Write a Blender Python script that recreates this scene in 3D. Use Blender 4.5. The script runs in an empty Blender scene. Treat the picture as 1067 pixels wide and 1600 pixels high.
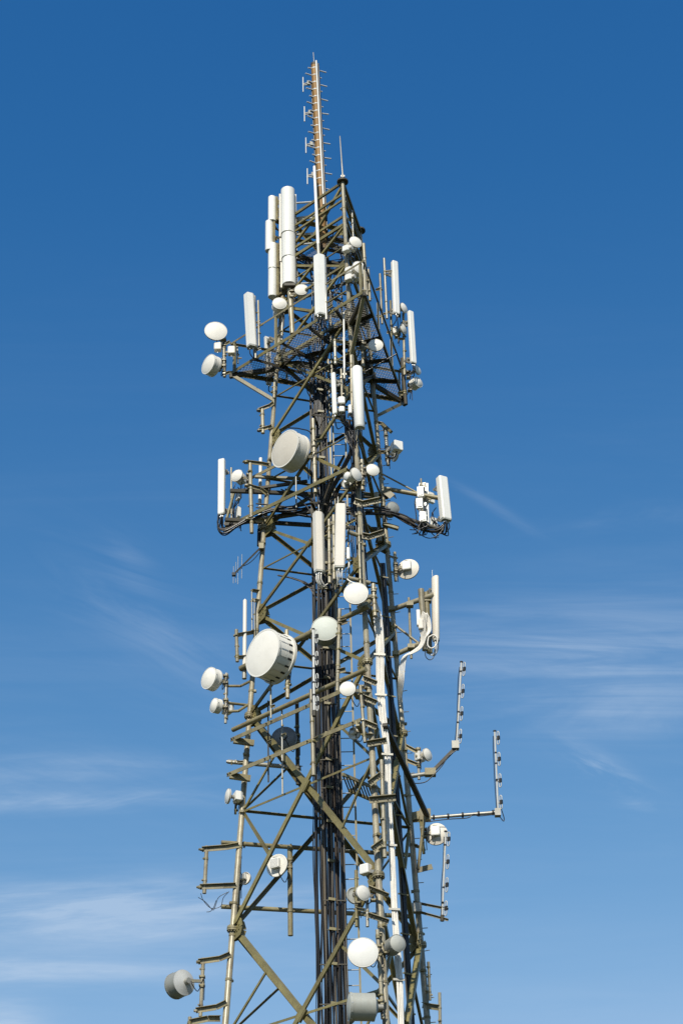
import bpy, math, random
from mathutils import Vector as V, Matrix
R_ = math.radians
random.seed(7)
scene = bpy.context.scene
col = scene.collection

# ------------------------------------------------------------------ camera
FPX, PITCH, ROLL = 2909.3, .567, .021
CAM = V((.152, -45.29, 1.6))
cp, sp, cr, sr = math.cos(PITCH), math.sin(PITCH), math.cos(ROLL), math.sin(ROLL)
UP0 = V((0, -sp, cp)); FWD = V((0, cp, sp))
RIGHT = V((cr, 0, 0)) - UP0 * sr; UPV = V((sr, 0, 0)) + UP0 * cr
cam_d = bpy.data.cameras.new('camera'); cam = bpy.data.objects.new('camera', cam_d); col.objects.link(cam)
cam.matrix_world = Matrix(((RIGHT.x, UPV.x, -FWD.x, CAM.x), (RIGHT.y, UPV.y, -FWD.y, CAM.y),
                           (RIGHT.z, UPV.z, -FWD.z, CAM.z), (0, 0, 0, 1)))
cam_d.sensor_fit = 'VERTICAL'; cam_d.sensor_height = 24; cam_d.sensor_width = 16
cam_d.lens = FPX / 1600 * 24; cam_d.clip_end = 6000; cam_d.clip_start = .5
scene.camera = cam

# ------------------------------------------------------------------ sun, sky, exposure
SUN_AZ, SUN_EL = 12, 41        # degrees left of the camera's back, degrees up
world = bpy.data.worlds.new('World'); scene.world = world; world.use_nodes = True
nt = world.node_tree; N = nt.nodes; LK = nt.links
for n in list(N): N.remove(n)
def nd(tree, t, **kw):
    n = tree.nodes.new(t)
    for k, v in kw.items():
        if k.startswith('i_'):
            key = k[2:]; key = int(key) if key.isdigit() else key.replace('_', ' ')
            n.inputs[key].default_value = v
        else: setattr(n, k, v)
    return n
def wm(op, a, b=None, c=None):
    n = nt.nodes.new('ShaderNodeMath'); n.operation = op
    for i, q in enumerate((a, b, c)):
        if q is None: continue
        if isinstance(q, (int, float)): n.inputs[i].default_value = q
        else: LK.new(q, n.inputs[i])
    return n.outputs[0]
sky = nd(nt, 'ShaderNodeTexSky', sky_type='NISHITA', sun_disc=False)
sky.sun_elevation = R_(SUN_EL); sky.sun_rotation = R_(180 + SUN_AZ)
sky.altitude = 300; sky.air_density = 1.0; sky.dust_density = .35; sky.ozone_density = 2.6
tc = nd(nt, 'ShaderNodeTexCoord'); sx = nd(nt, 'ShaderNodeSeparateXYZ')
LK.new(tc.outputs['Generated'], sx.inputs[0])
X, Y, Z = sx.outputs
ysafe = wm('MAXIMUM', wm('ABSOLUTE', Y), .02)
az = wm('DIVIDE', X, ysafe); el = wm('DIVIDE', Z, ysafe)
def streak(rot, sxx, syy, seed, lo, hi, det=9.0):
    cb = nd(nt, 'ShaderNodeCombineXYZ', i_2=seed); LK.new(az, cb.inputs[0]); LK.new(el, cb.inputs[1])
    m1 = nd(nt, 'ShaderNodeMapping'); m1.inputs['Rotation'].default_value = (0, 0, rot); LK.new(cb.outputs[0], m1.inputs[0])
    m2 = nd(nt, 'ShaderNodeMapping'); m2.inputs['Scale'].default_value = (sxx, syy, 1); LK.new(m1.outputs[0], m2.inputs[0])
    no = nd(nt, 'ShaderNodeTexNoise', i_Scale=1.0, i_Detail=det, i_Roughness=.62, i_Distortion=.9); LK.new(m2.outputs[0], no.inputs['Vector'])
    mr = nd(nt, 'ShaderNodeMapRange', interpolation_type='SMOOTHSTEP'); LK.new(no.outputs[0], mr.inputs[0])
    mr.inputs[1].default_value = lo; mr.inputs[2].default_value = hi
    return mr.outputs[0]
def aez(px, py):
    a, b = px - 533.5, 800 - py
    Xs, Ys = cr * a + sr * b, -sr * a + cr * b
    u, v = Xs / FPX, Ys / FPX
    d = V((u, cp - v * sp, sp + v * cp)); return d.x / d.y, d.z / d.y
def blob(px, py, wx, wy, slope=0.):
    a0, e0 = aez(px, py); a1, _ = aez(px + wx, py); _, e1 = aez(px, py - wy)
    da = wm('SUBTRACT', az, a0); de = wm('SUBTRACT', wm('SUBTRACT', el, e0), wm('MULTIPLY', da, slope))
    q = wm('ADD', wm('POWER', wm('DIVIDE', da, a1 - a0), 2.), wm('POWER', wm('DIVIDE', de, e1 - e0), 2.))
    return wm('POWER', 2.71828, wm('MULTIPLY', q, -1.))
S1 = streak(-.06, 3.5, 22, 1.3, .36, .78); S2 = streak(.5, 7, 30, 4.1, .38, .8); S3 = streak(.06, 2.6, 11, 8.7, .32, .78)
F1 = streak(-.12, 7, 90, 2.2, .30, .70, 12.); F3 = streak(.02, 5, 60, 6.4, .28, .72, 12.)
def fib(a, b): return wm('MULTIPLY', a, wm('ADD', wm('MULTIPLY', b, .75), .28))
S1 = fib(S1, F1); S3 = fib(S3, F3)
def mx(*l):
    o = l[0]
    for q in l[1:]: o = wm('ADD', o, q)
    return o
m_right = mx(wm('MULTIPLY', blob(920, 1025, 330, 85, .04), .52), wm('MULTIPLY', blob(1010, 803, 130, 16, .12), .5), wm('MULTIPLY', blob(900, 1110, 300, 45), .3))
m_diag = mx(wm('MULTIPLY', blob(955, 1222, 62, 26, -.7), 1.7), wm('MULTIPLY', blob(785, 800, 60, 9, -.75), .34),
            wm('MULTIPLY', blob(250, 1000, 150, 90, -.8), .22), wm('MULTIPLY', blob(205, 880, 36, 26, -.6), .3))
m_left = mx(wm('MULTIPLY', blob(120, 1205, 330, 26), 1.0), wm('MULTIPLY', blob(100, 1250, 280, 16), .9), wm('MULTIPLY', blob(110, 1430, 330, 48), 1.25), wm('MULTIPLY', blob(60, 1518, 300, 22), 1.25),
            wm('MULTIPLY', blob(5, 1592, 60, 24), 1.5), wm('MULTIPLY', blob(450, 1415, 300, 40), .35))
front = wm('GREATER_THAN', Y, 0.)
cl = mx(wm('MULTIPLY', S1, m_left), wm('MULTIPLY', S3, m_right), wm('MULTIPLY', S2, m_diag), wm('MULTIPLY', S3, wm('MULTIPLY', m_left, .5)))
cl = wm('MULTIPLY', cl, front)
band = nd(nt, 'ShaderNodeMapRange', interpolation_type='SMOOTHSTEP'); LK.new(el, band.inputs[0])
band.inputs[1].default_value = .95; band.inputs[2].default_value = .30
cl = wm('ADD', cl, wm('MULTIPLY', wm('MULTIPLY', S3, .11), band.outputs[0]))
cl = wm('ADD', wm('MULTIPLY', cl, .82), wm('MULTIPLY', band.outputs[0], .045))
cl = wm('MINIMUM', cl, .55)
# the clear deep blue of the photograph: contrast of the three channels of the sky light
sc = nd(nt, 'ShaderNodeSeparateColor'); LK.new(sky.outputs[0], sc.inputs[0])
def grade(o, p, g): return wm('MULTIPLY', wm('POWER', wm('MULTIPLY', o, .1), p), g * 10)
gg = grade(sc.outputs[1], 1.24, 1.85); bb_ = grade(sc.outputs[2], .79, 1.18)
rr_ = wm('MINIMUM', grade(sc.outputs[0], 2.32, 11.6), wm('MULTIPLY', gg, .85))
tint = nd(nt, 'ShaderNodeCombineColor')
for i_, (q_, m_) in enumerate(((rr_, 3.6), (gg, 5.4), (bb_, 8.2))): LK.new(wm('MINIMUM', q_, m_), tint.inputs[i_])
mixc = nd(nt, 'ShaderNodeMixRGB'); LK.new(cl, mixc.inputs[0]); LK.new(tint.outputs[0], mixc.inputs[1])
mixc.inputs[2].default_value = (5.6, 6.8, 8.4, 1)
bg = nd(nt, 'ShaderNodeBackground', i_Strength=.10); LK.new(mixc.outputs[0], bg.inputs[0])
wo = nd(nt, 'ShaderNodeOutputWorld'); LK.new(bg.outputs[0], wo.inputs[0])

sd = bpy.data.lights.new('sun', 'SUN'); sd.energy = 5.0; sd.angle = R_(.5); sd.color = (1, .95, .845)
sun = bpy.data.objects.new('sun', sd); col.objects.link(sun)
sdir = V((-math.sin(R_(SUN_AZ)) * math.cos(R_(SUN_EL)), -math.cos(R_(SUN_AZ)) * math.cos(R_(SUN_EL)), math.sin(R_(SUN_EL))))
sun.rotation_euler = sdir.to_track_quat('Z', 'Y').to_euler()
vs = scene.view_settings
vs.view_transform = 'Standard'; vs.look = 'None'; vs.gamma = 1; vs.exposure = 0; vs.use_curve_mapping = False
scene.render.engine = 'CYCLES'

# ------------------------------------------------------------------ materials
def mat(name, c, rough=.6, metal=0., var=.18, dark=None, scale=3., bump=.0, streaks=0., spec=.4, fine=40., dirt=(.25, .2, .13), lot=.08, rust=0.):
    m = bpy.data.materials.new(name); m.use_nodes = True; t = m.node_tree; n = t.nodes; b = n['Principled BSDF']
    b.inputs['Roughness'].default_value = rough; b.inputs['Metallic'].default_value = metal
    b.inputs['Specular IOR Level'].default_value = spec
    geo = nd(t, 'ShaderNodeNewGeometry')
    n1 = nd(t, 'ShaderNodeTexNoise', i_Scale=scale, i_Detail=6., i_Roughness=.62); t.links.new(geo.outputs['Position'], n1.inputs['Vector'])
    n2 = nd(t, 'ShaderNodeTexNoise', i_Scale=fine, i_Detail=4., i_Roughness=.7); t.links.new(geo.outputs['Position'], n2.inputs['Vector'])
    ad = nd(t, 'ShaderNodeMath', operation='ADD'); t.links.new(n1.outputs[0], ad.inputs[0]); t.links.new(n2.outputs[0], ad.inputs[1])
    mr = nd(t, 'ShaderNodeMapRange'); t.links.new(ad.outputs[0], mr.inputs[0])
    mr.inputs[1].default_value = .65; mr.inputs[2].default_value = 1.35
    dk = dark or tuple(q * (1 - var * 1.6) for q in c); lt = tuple(min(.9, q * (1 + var)) for q in c)
    mix = nd(t, 'ShaderNodeMixRGB'); t.links.new(mr.outputs[0], mix.inputs[0])
    mix.inputs[1].default_value = (*dk, 1); mix.inputs[2].default_value = (*lt, 1)
    out = mix.outputs[0]
    if streaks:
        mp = nd(t, 'ShaderNodeMapping'); mp.inputs['Scale'].default_value = (22, 22, .9); t.links.new(geo.outputs['Position'], mp.inputs[0])
        n3 = nd(t, 'ShaderNodeTexNoise', i_Scale=1., i_Detail=5., i_Roughness=.65); t.links.new(mp.outputs[0], n3.inputs['Vector'])
        r3 = nd(t, 'ShaderNodeMapRange'); t.links.new(n3.outputs[0], r3.inputs[0])
        r3.inputs[1].default_value = .52; r3.inputs[2].default_value = .8; r3.inputs[4].default_value = streaks
        m3 = nd(t, 'ShaderNodeMixRGB'); t.links.new(r3.outputs[0], m3.inputs[0]); t.links.new(out, m3.inputs[1]); m3.inputs[2].default_value = (*dirt, 1)
        out = m3.outputs[0]
    if rust:                                   # patches where the paint has gone
        n4 = nd(t, 'ShaderNodeTexNoise', i_Scale=1.7, i_Detail=7., i_Roughness=.7); t.links.new(geo.outputs['Position'], n4.inputs['Vector'])
        r4 = nd(t, 'ShaderNodeMapRange'); t.links.new(n4.outputs[0], r4.inputs[0])
        r4.inputs[1].default_value = .54; r4.inputs[2].default_value = .68; r4.inputs[4].default_value = rust
        m4 = nd(t, 'ShaderNodeMixRGB'); t.links.new(r4.outputs[0], m4.inputs[0]); t.links.new(out, m4.inputs[1]); m4.inputs[2].default_value = (.135, .075, .036, 1)
        out = m4.outputs[0]
    oi = nd(t, 'ShaderNodeObjectInfo'); r5 = nd(t, 'ShaderNodeMapRange'); t.links.new(oi.outputs['Random'], r5.inputs[0])   # parts of different age
    r5.inputs[3].default_value = 1 - lot * 1.3; r5.inputs[4].default_value = 1 + lot * .5
    m5 = nd(t, 'ShaderNodeVectorMath', operation='SCALE'); t.links.new(out, m5.inputs[0]); t.links.new(r5.outputs[0], m5.inputs['Scale'])
    out = m5.outputs[0]
    t.links.new(out, b.inputs['Base Color'])
    if bump:
        bp = nd(t, 'ShaderNodeBump', i_Strength=bump, i_Distance=.01); t.links.new(n2.outputs[0], bp.inputs['Height']); t.links.new(bp.outputs[0], b.inputs['Normal'])
    return m
STEEL = mat('olive_painted_steel', (.215, .183, .074), .42, .0, .32, bump=.04, streaks=.75, dirt=(.10, .06, .03), lot=.2, rust=.55)
STEEL2 = mat('tan_painted_steel', (.28, .24, .13), .42, .0, .3, bump=.04, streaks=.7, dirt=(.12, .075, .04), lot=.2, rust=.5)
PIPE = mat('weathered_pipe', (.36, .32, .22), .36, .1, .3, bump=.04, streaks=.75, dirt=(.15, .085, .045), lot=.18, rust=.45)
GALV = mat('galvanised_steel', (.36, .345, .295), .42, .35, .18, bump=.15, streaks=.3, dirt=(.28, .22, .14))
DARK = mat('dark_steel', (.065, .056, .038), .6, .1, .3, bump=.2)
GRATE = mat('grating_steel', (.10, .095, .08), .5, .3, .3)
WHITE = mat('white_fibreglass', (.80, .78, .715), .42, 0, .05, streaks=.12, scale=2., spec=.4)
CREAM = mat('cream_fibreglass', (.74, .68, .58), .5, 0, .06, streaks=.16, scale=2.)
RADOME = mat('radome_cloth', (.78, .74, .65), .6, 0, .06, streaks=.08, scale=2.5, dirt=(.4, .34, .25))
GREYR = mat('grey_radome', (.42, .42, .37), .6, 0, .1, streaks=.15)
SHROUD = mat('shroud_metal', (.74, .71, .63), .45, .0, .08, streaks=.3, scale=4., dirt=(.42, .33, .22))
GSHROUD = mat('grey_shroud', (.28, .28, .245), .45, .1, .12, streaks=.3)
ALU = mat('dull_aluminium', (.62, .61, .57), .35, .6, .1)
PALE = mat('pale_aluminium', (.54, .535, .50), .4, .1, .1, streaks=.2)
CABLE = mat('black_cable', (.016, .015, .015), .3, 0, .3)
CABLE2 = mat('brown_cable', (.085, .062, .045), .5, 0, .3)
CABLE3 = mat('grey_cable', (.15, .125, .09), .5, 0, .25)
WCABLE = mat('white_cable', (.80, .76, .68), .5, 0, .12, streaks=.3, dirt=(.35, .27, .18))
BROWN = mat('rusty_mast_paint', (.26, .14, .038), .6, .1, .2, streaks=.5, dirt=(.12, .06, .03))
RUBBER = mat('black_rubber', (.02, .02, .02), .6)
GROUND = mat('grass_ground', (.05, .06, .022), .95, 0, .4, scale=.15, fine=2.)
CONC = mat('concrete', (.36, .34, .30), .85, 0, .15)

# ------------------------------------------------------------------ pixel rays and tower legs
Z0, S0, DS, TH = 18.26, 5.07, .677 / 6, .75
def side(z): return S0 - DS * (z - Z0)
_l = V((0, 0)); _f = V((math.cos(TH), -math.sin(TH))); _r = _f + V((math.cos(2 * math.pi / 3 - TH), math.sin(2 * math.pi / 3 - TH)))
_c = (_l + _f + _r) / 3
UNIT = {'L': _l - _c, 'F': _f - _c, 'R': _r - _c}
def leg(n, z):
    q = UNIT[n] * side(z); return V((q.x, q.y, z))
def ray(px, py):
    a, b = px - 533.5, 800 - py
    Xs, Ys = cr * a + sr * b, -sr * a + cr * b
    u, v = Xs / FPX, Ys / FPX
    return V((u, cp - v * sp, sp + v * cp))
def face_plane(fc, off):
    a, b = fc
    p, q, t = leg(a, 10), leg(b, 10), leg(a, 40)
    n = (q - p).cross(t - p).normalized()
    if n.dot(p) < 0: n = -n
    return p + n * off, n
def U(px, py, ref):
    """point seen at (px, py) on a leg's depth ('L', dy), a tower face ('LF', outward) or a height ('z', h) / depth ('y', d)"""
    d = ray(px, py); k, o = ref
    if k in UNIT:
        b = -UNIT[k].y * DS; a = UNIT[k].y * side(0) + o
        t = (a + b * CAM.z - CAM.y) / (d.y - b * d.z)
    elif k == 'y': t = (o - CAM.y) / d.y
    elif k == 'z': t = (o - CAM.z) / d.z
    else:
        p, n = face_plane(k, o); t = (p - CAM).dot(n) / d.dot(n)
    return CAM + d * t
def depth(P): return (P - CAM).dot(FWD)
def m_px(P): return depth(P) / FPX          # metres per photo pixel at P
def upto(P, py):
    """the point straight above or below P that shows at photo row py"""
    lo, hi = P.z - 12, P.z + 12
    for _ in range(40):
        m = (lo + hi) / 2; q = V((P.x, P.y, m)) - CAM
        d = q.dot(FWD); yy = 800 - FPX * q.dot(UPV) / d
        if yy > py: lo = m
        else: hi = m
    return V((P.x, P.y, lo))
def onleg(n, py):
    lo, hi = 0, 48
    for _ in range(40):
        m = (lo + hi) / 2; q = leg(n, m) - CAM
        if 800 - FPX * q.dot(UPV) / q.dot(FWD) > py: lo = m
        else: hi = m
    return leg(n, lo)

# ------------------------------------------------------------------ mesh builder
org = {}
class MB:
    def __init__(s): s.v = []; s.f = []; s.sm = []
    def _add(s, vs, fs, smooth=False):
        o = len(s.v); s.v += vs; s.f += [tuple(i + o for i in f) for f in fs]
        s.sm += smooth if isinstance(smooth, list) else [smooth] * len(fs)
        return s
    def tube(s, pts, r, n=8, caps=True):
        pts = [V(p) for p in pts]; m = len(pts)
        rr = r if isinstance(r, (list, tuple)) else [r] * m
        t = [(pts[min(i + 1, m - 1)] - pts[max(i - 1, 0)]).normalized() for i in range(m)]
        a = t[0].orthogonal().normalized(); vs = []
        for i in range(m):
            a = (a - t[i] * a.dot(t[i])).normalized(); b = t[i].cross(a)
            vs += [pts[i] + (a * math.cos(2 * math.pi * k / n) + b * math.sin(2 * math.pi * k / n)) * rr[i] for k in range(n)]
        fs = [(i * n + k, i * n + (k + 1) % n, (i + 1) * n + (k + 1) % n, (i + 1) * n + k) for i in range(m - 1) for k in range(n)]
        sm = [True] * len(fs)
        if caps:
            k = len(vs); vs += vs[:n] + vs[(m - 1) * n:m * n]
            fs += [tuple(range(k, k + n))[::-1], tuple(range(k + n, k + 2 * n))]; sm += [False, False]
        return s._add(vs, fs, sm)
    def loop(s, pts, r, n=6):
        pts = [V(p) for p in pts]; m = len(pts); nn = (pts[1] - pts[0]).cross(pts[m // 3] - pts[0]).normalized(); vs = []
        for i in range(m):
            t = (pts[(i + 1) % m] - pts[i - 1]).normalized(); b = t.cross(nn)
            vs += [pts[i] + (nn * math.cos(2 * math.pi * k / n) + b * math.sin(2 * math.pi * k / n)) * r for k in range(n)]
        return s._add(vs, [(i * n + k, i * n + (k + 1) % n, ((i + 1) % m) * n + (k + 1) % n, ((i + 1) % m) * n + k) for i in range(m) for k in range(n)], True)
    def box(s, c, ax, ay, az_, sz):
        c = V(c); x, y, z = ax * sz[0] / 2, ay * sz[1] / 2, az_ * sz[2] / 2
        vs = [c + x * i + y * j + z * k for i in (-1, 1) for j in (-1, 1) for k in (-1, 1)]
        return s._add(vs, [(0, 1, 3, 2), (4, 6, 7, 5), (0, 4, 5, 1), (2, 3, 7, 6), (0, 2, 6, 4), (1, 5, 7, 3)])
    def bar(s, p0, p1, w, h, up=V((0, 0, 1))):
        p0, p1 = V(p0), V(p1); d = p1 - p0; L = d.length; d = d / L
        if abs(d.dot(up)) > .98: up = V((0, 1, 0))
        sd_ = d.cross(up).normalized(); u = sd_.cross(d)
        return s.box((p0 + p1) / 2, d, sd_, u, (L, w, h))
    def angle(s, p0, p1, w, t, nrm, h=None):
        """steel angle: one flange in the plane across nrm, the other standing from its upper edge along -nrm"""
        p0, p1 = V(p0), V(p1); d = (p1 - p0); L = d.length; d /= L
        nrm = (nrm - d * nrm.dot(d)).normalized(); u = d.cross(nrm)
        if u.z < 0: u = -u
        h = h or w; c = (p0 + p1) / 2
        s.box(c, d, nrm, u, (L, t, w))
        return s.box(c + u * (w / 2 - t / 2) - nrm * (h / 2 + t / 2 - .001), d, nrm, u, (L, h, t))
    def lathe(s, c, ax, segs, n=28):
        c = V(c); ax = V(ax).normalized(); a = ax.orthogonal().normalized(); b = ax.cross(a)
        for seg in segs:
            vs, fs = [], []
            for r, h in seg:
                r = max(r, .0005)
                vs += [c + ax * h + (a * math.cos(2 * math.pi * k / n) + b * math.sin(2 * math.pi * k / n)) * r for k in range(n)]
            for i in range(len(seg) - 1):
                fs += [(i * n + k, i * n + (k + 1) % n, (i + 1) * n + (k + 1) % n, (i + 1) * n + k) for k in range(n)]
            s._add(vs, fs, True)
        return s
    def prism(s, base, prof, ax, ay, az_, h, bev=.0):
        """profile (x, y) extruded along az_ by h"""
        base = V(base); n = len(prof)
        cx = sum(p[0] for p in prof) / n; cy = sum(p[1] for p in prof) / n
        def ring(z, k): return [base + ax * (cx + (p[0] - cx) * k) + ay * (cy + (p[1] - cy) * k) + az_ * z for p in prof]
        rings = [ring(0, .9), ring(bev, 1), ring(h - bev, 1), ring(h, .88)] if bev else [ring(0, 1), ring(h, 1)]
        vs = [q for r in rings for q in r]; m = len(rings)
        fs = [(i * n + k, i * n + (k + 1) % n, (i + 1) * n + (k + 1) % n, (i + 1) * n + k) for i in range(m - 1) for k in range(n)]
        k = len(vs); vs += vs[:n] + vs[(m - 1) * n:m * n]
        fs += [tuple(range(k, k + n))[::-1], tuple(range(k + n, k + 2 * n))]
        return s._add(vs, fs)
    def build(s, name, m, parent=None, origin=None, smooth_all=False):
        o0 = org[parent.as_pointer()] if parent else (V(origin) if origin is not None else V((0, 0, 0)))
        me = bpy.data.meshes.new(name); me.from_pydata([tuple(v - o0) for v in s.v], [], s.f)
        me.polygons.foreach_set('use_smooth', [True] * len(s.f) if smooth_all else s.sm)
        me.materials.append(m); me.update()
        o = bpy.data.objects.new(name, me); col.objects.link(o)
        if parent: o.parent = parent
        else: o.location = o0
        org[o.as_pointer()] = o0
        return o
def thing(name, label, cat, loc, group=None):
    o = bpy.data.objects.new(name, None); col.objects.link(o); o.empty_display_size = .2
    o.location = loc; org[o.as_pointer()] = V(loc); o['label'] = label; o['category'] = cat
    if group: o['group'] = group
    return o
def tag(o, label, cat, group=None):
    o['label'] = label; o['category'] = cat
    if group: o['group'] = group
    return o
XA, YA, ZA = V((1, 0, 0)), V((0, 1, 0)), V((0, 0, 1))
def facing(a, e=0):
    a, e = R_(a), R_(e); return V((math.sin(a) * math.cos(e), -math.cos(a) * math.cos(e), math.sin(e)))
def tubeo(name, pts, r, m, parent, n=8): return MB().tube(pts, r, n).build(name, m, parent)
def ringb(P, ax, r, h=.05, n=12): return MB().lathe(P, ax, [[(r, -h / 2), (r, h / 2)], [(r, h / 2), (r * .6, h / 2)], [(r, -h / 2), (r * .6, -h / 2)]], n)

# ------------------------------------------------------------------ ground
g = MB().box((0, 400, -.25), XA, YA, ZA, (6000, 6000, .5)).build('ground', GROUND); g['kind'] = 'structure'
pad = MB().box((0, 0, .06), XA, YA, ZA, (11, 11, .24)).build('concrete_pad', CONC); pad['kind'] = 'structure'

# ------------------------------------------------------------------ the tower
TOP = 41.94
TW = thing('lattice_tower', 'tall olive three-legged steel lattice tower carrying all the antennas', 'tower', (0, 0, .18))
ZK = [.26, 6.26, 12.26, 18.26, 24.26, 30.26, 36.26, TOP]
RAD = lambda z: .088 - .028 * min(1, max(0, (z - 12) / 30))
legs = {}
for n in 'LFR':
    zs = [.18] + [z for k in range(1, 8) for z in (ZK[k] - .001, ZK[k] + .001)][:-1]
    legs[n] = MB().tube([leg(n, z) for z in zs], [RAD(z - .6 if i % 2 else z + .6) for i, z in enumerate(zs)], 14).build('leg', PIPE, TW)
    ax = (leg(n, 30) - leg(n, 20)).normalized()
    for k in range(1, 7):
        P = leg(n, ZK[k]); r = RAD(ZK[k]) * 1.85; b = MB()
        for s_ in (-1, 1):
            h0 = .006 * s_; h1 = .05 * s_
            b.lathe(P, ax, [[(r * .45, h1), (r, h1)], [(r, h1), (r, h0)], [(r, h0), (r * .4, h0)]], 18)
        q = ax.orthogonal().normalized()
        for i in range(10):
            v = Matrix.Rotation(i * math.pi / 5, 3, ax) @ q * r * .8
            b.tube([P + v - ax * .085, P + v + ax * .085], .018, 6)
        b.build('flange', STEEL2, legs[n])
    z = 12.9
    while z < TOP - .5:            # clamp bands round the leg
        P = leg(n, z); r = RAD(z) * 1.14; b = MB()
        b.lathe(P, ax, [[(r * .8, -.03), (r, -.03)], [(r, -.03), (r, .03)], [(r, .03), (r * .8, .03)]], 14)
        q = (Matrix.Rotation(random.uniform(0, 6.3), 3, ax) @ ax.orthogonal().normalized()) * r
        b.box(P + q * 1.2, q.normalized(), ax, q.cross(ax).normalized(), (.06, .06, .1))
        b.build('band', STEEL2, legs[n]); z += random.uniform(.75, 1.7)
# corner step bolts on the right leg
for i in range(46):
    z = 12.5 + i * .62; P = leg('R', z); s_ = 1 if i % 2 else -.4
    tubeo('step_bolt', [P, P + V((.22, -.05 * s_, .02))], .011, STEEL2, TW, 6)
cap = {}
for n in 'FR':
    P = leg(n, TOP)
    MB().lathe(P, ZA, [[(.07, -.02), (.18, -.02)], [(.18, -.02), (.18, .03)], [(.18, .03), (0, .03)]], 20).build('cap_plate', DARK, TW)
def brace(fc, p0, p1, w, name='brace', m=STEEL, off=0., h=None):
    _, nf = face_plane(fc, 0)
    d = (p1 - p0).normalized(); e = nf * off
    return MB().angle(p0 + d * .05 + e, p1 - d * .05 + e, w, .012, nf, h or w * 1.15).build(name, m, TW)
def lerp(a, b, t): return a + (b - a) * t
def gusset(fc, P, a, sgn):
    _, nf = face_plane(fc, 0); a = a.normalized(); u = nf.cross(a).normalized()
    if u.z * sgn < 0: u = -u
    b = MB()._add([P + a * .02 - u * .05 + nf * k for k in (-.008, .008)] + [P + a * .36 + u * .02 + nf * k for k in (-.008, .008)] +
              [P + a * .3 + u * .22 + nf * k for k in (-.008, .008)] + [P + a * .02 + u * .34 + nf * k for k in (-.008, .008)],
              [(0, 2, 4, 6), (7, 5, 3, 1), (0, 1, 3, 2), (2, 3, 5, 4), (4, 5, 7, 6), (6, 7, 1, 0)])
    if P.z > 12:
        for x_, y_ in ((.09, .06), (.17, .1), (.24, .06), (.10, .2)):
            q = P + a * x_ + u * y_; b.tube([q - nf * .035, q + nf * .035], .016, 6)
    b.build('gusset_plate', STEEL, TW)
def xpanel(fc, z0, z1, w, full, w2):
    a, b = fc
    A0, A1, B0, B1 = leg(a, z0), leg(a, z1), leg(b, z0), leg(b, z1)
    brace(fc, A0, B1, w, off=.045); brace(fc, B0, A1, w, off=-.05)
    t = (B0 - A0).length / ((B0 - A0).length + (B1 - A1).length)
    Cx = lerp(A0, B1, t); zm = Cx.z
    MA, MB_ = leg(a, zm), leg(b, zm)
    brace(fc, MA, Cx, w2, 'strut', off=-.02); brace(fc, Cx, MB_, w2, 'strut', off=-.02)
    _, nf = face_plane(fc, 0); e1 = (B1 - A0).normalized(); e2 = nf.cross(e1)
    MB().box(Cx + nf * .01, e1, e2, nf, (.34 if full else .2, .22 if full else .14, .07)).build('gusset_plate', STEEL, TW)
    if full:
        for M_, c0, c1 in ((MA, A0, A1), (MB_, B0, B1)):
            for q in (c0, c1): brace(fc, M_, lerp(q, Cx, .5), w2, 'strut', off=-.02)
    for P, dz in ((A0, 1), (A1, -1), (B0, 1), (B1, -1)):
        gusset(fc, P, (B0 - A0) if P in (A0, A1) else (A0 - B0), dz)
FACES = ('LF', 'FR', 'RL')
for fc in FACES:
    xpanel(fc, ZK[0] + .2, ZK[1], .13, True, .07); xpanel(fc, ZK[1], ZK[2], .13, True, .07)
    xpanel(fc, ZK[2], ZK[3], .125, True, .062); xpanel(fc, ZK[3], ZK[4], .12, True, .058)
    for k in (4, 5):
        zm = ZK[k] + 3.15
        xpanel(fc, ZK[k], zm, .092, False, .042); xpanel(fc, zm, ZK[k + 1], .085, False, .04)
    xpanel(fc, ZK[6] + .05, 38.35, .08, False, .04); xpanel(fc, 38.35, 40.0, .075, False, .035)
    for z, w in ((ZK[3] - 6, .1), (36.2, .1), (38.35, .075), (40.05, .11), (40.4, .085), (41.1, .07), (41.35, .075), (41.86, .1)):
        brace(fc, leg(fc[0], z), leg(fc[1], z), w, 'strut', off=.06)
    brace(fc, leg(fc[0], 40.4), lerp(leg(fc[0], 41.3), leg(fc[1], 41.3), .5), .09)
    brace(fc, leg(fc[1], 41.86), lerp(leg(fc[0], 40.4), leg(fc[1], 40.4), .45), .09)
# horizontal diaphragms inside the tower at two joints
for z in (30.3, 33.4):
    for a, b, c in (('L', 'F', 'R'), ('F', 'R', 'L'), ('R', 'L', 'F')):
        q = lerp(leg(a, z), leg(b, z), .5); p = lerp(leg(b, z), leg(c, z), .5)
        MB().angle(q, p, .06, .012, ZA.cross(q - p).normalized()).build('diaphragm_strut', DARK, TW)

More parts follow.
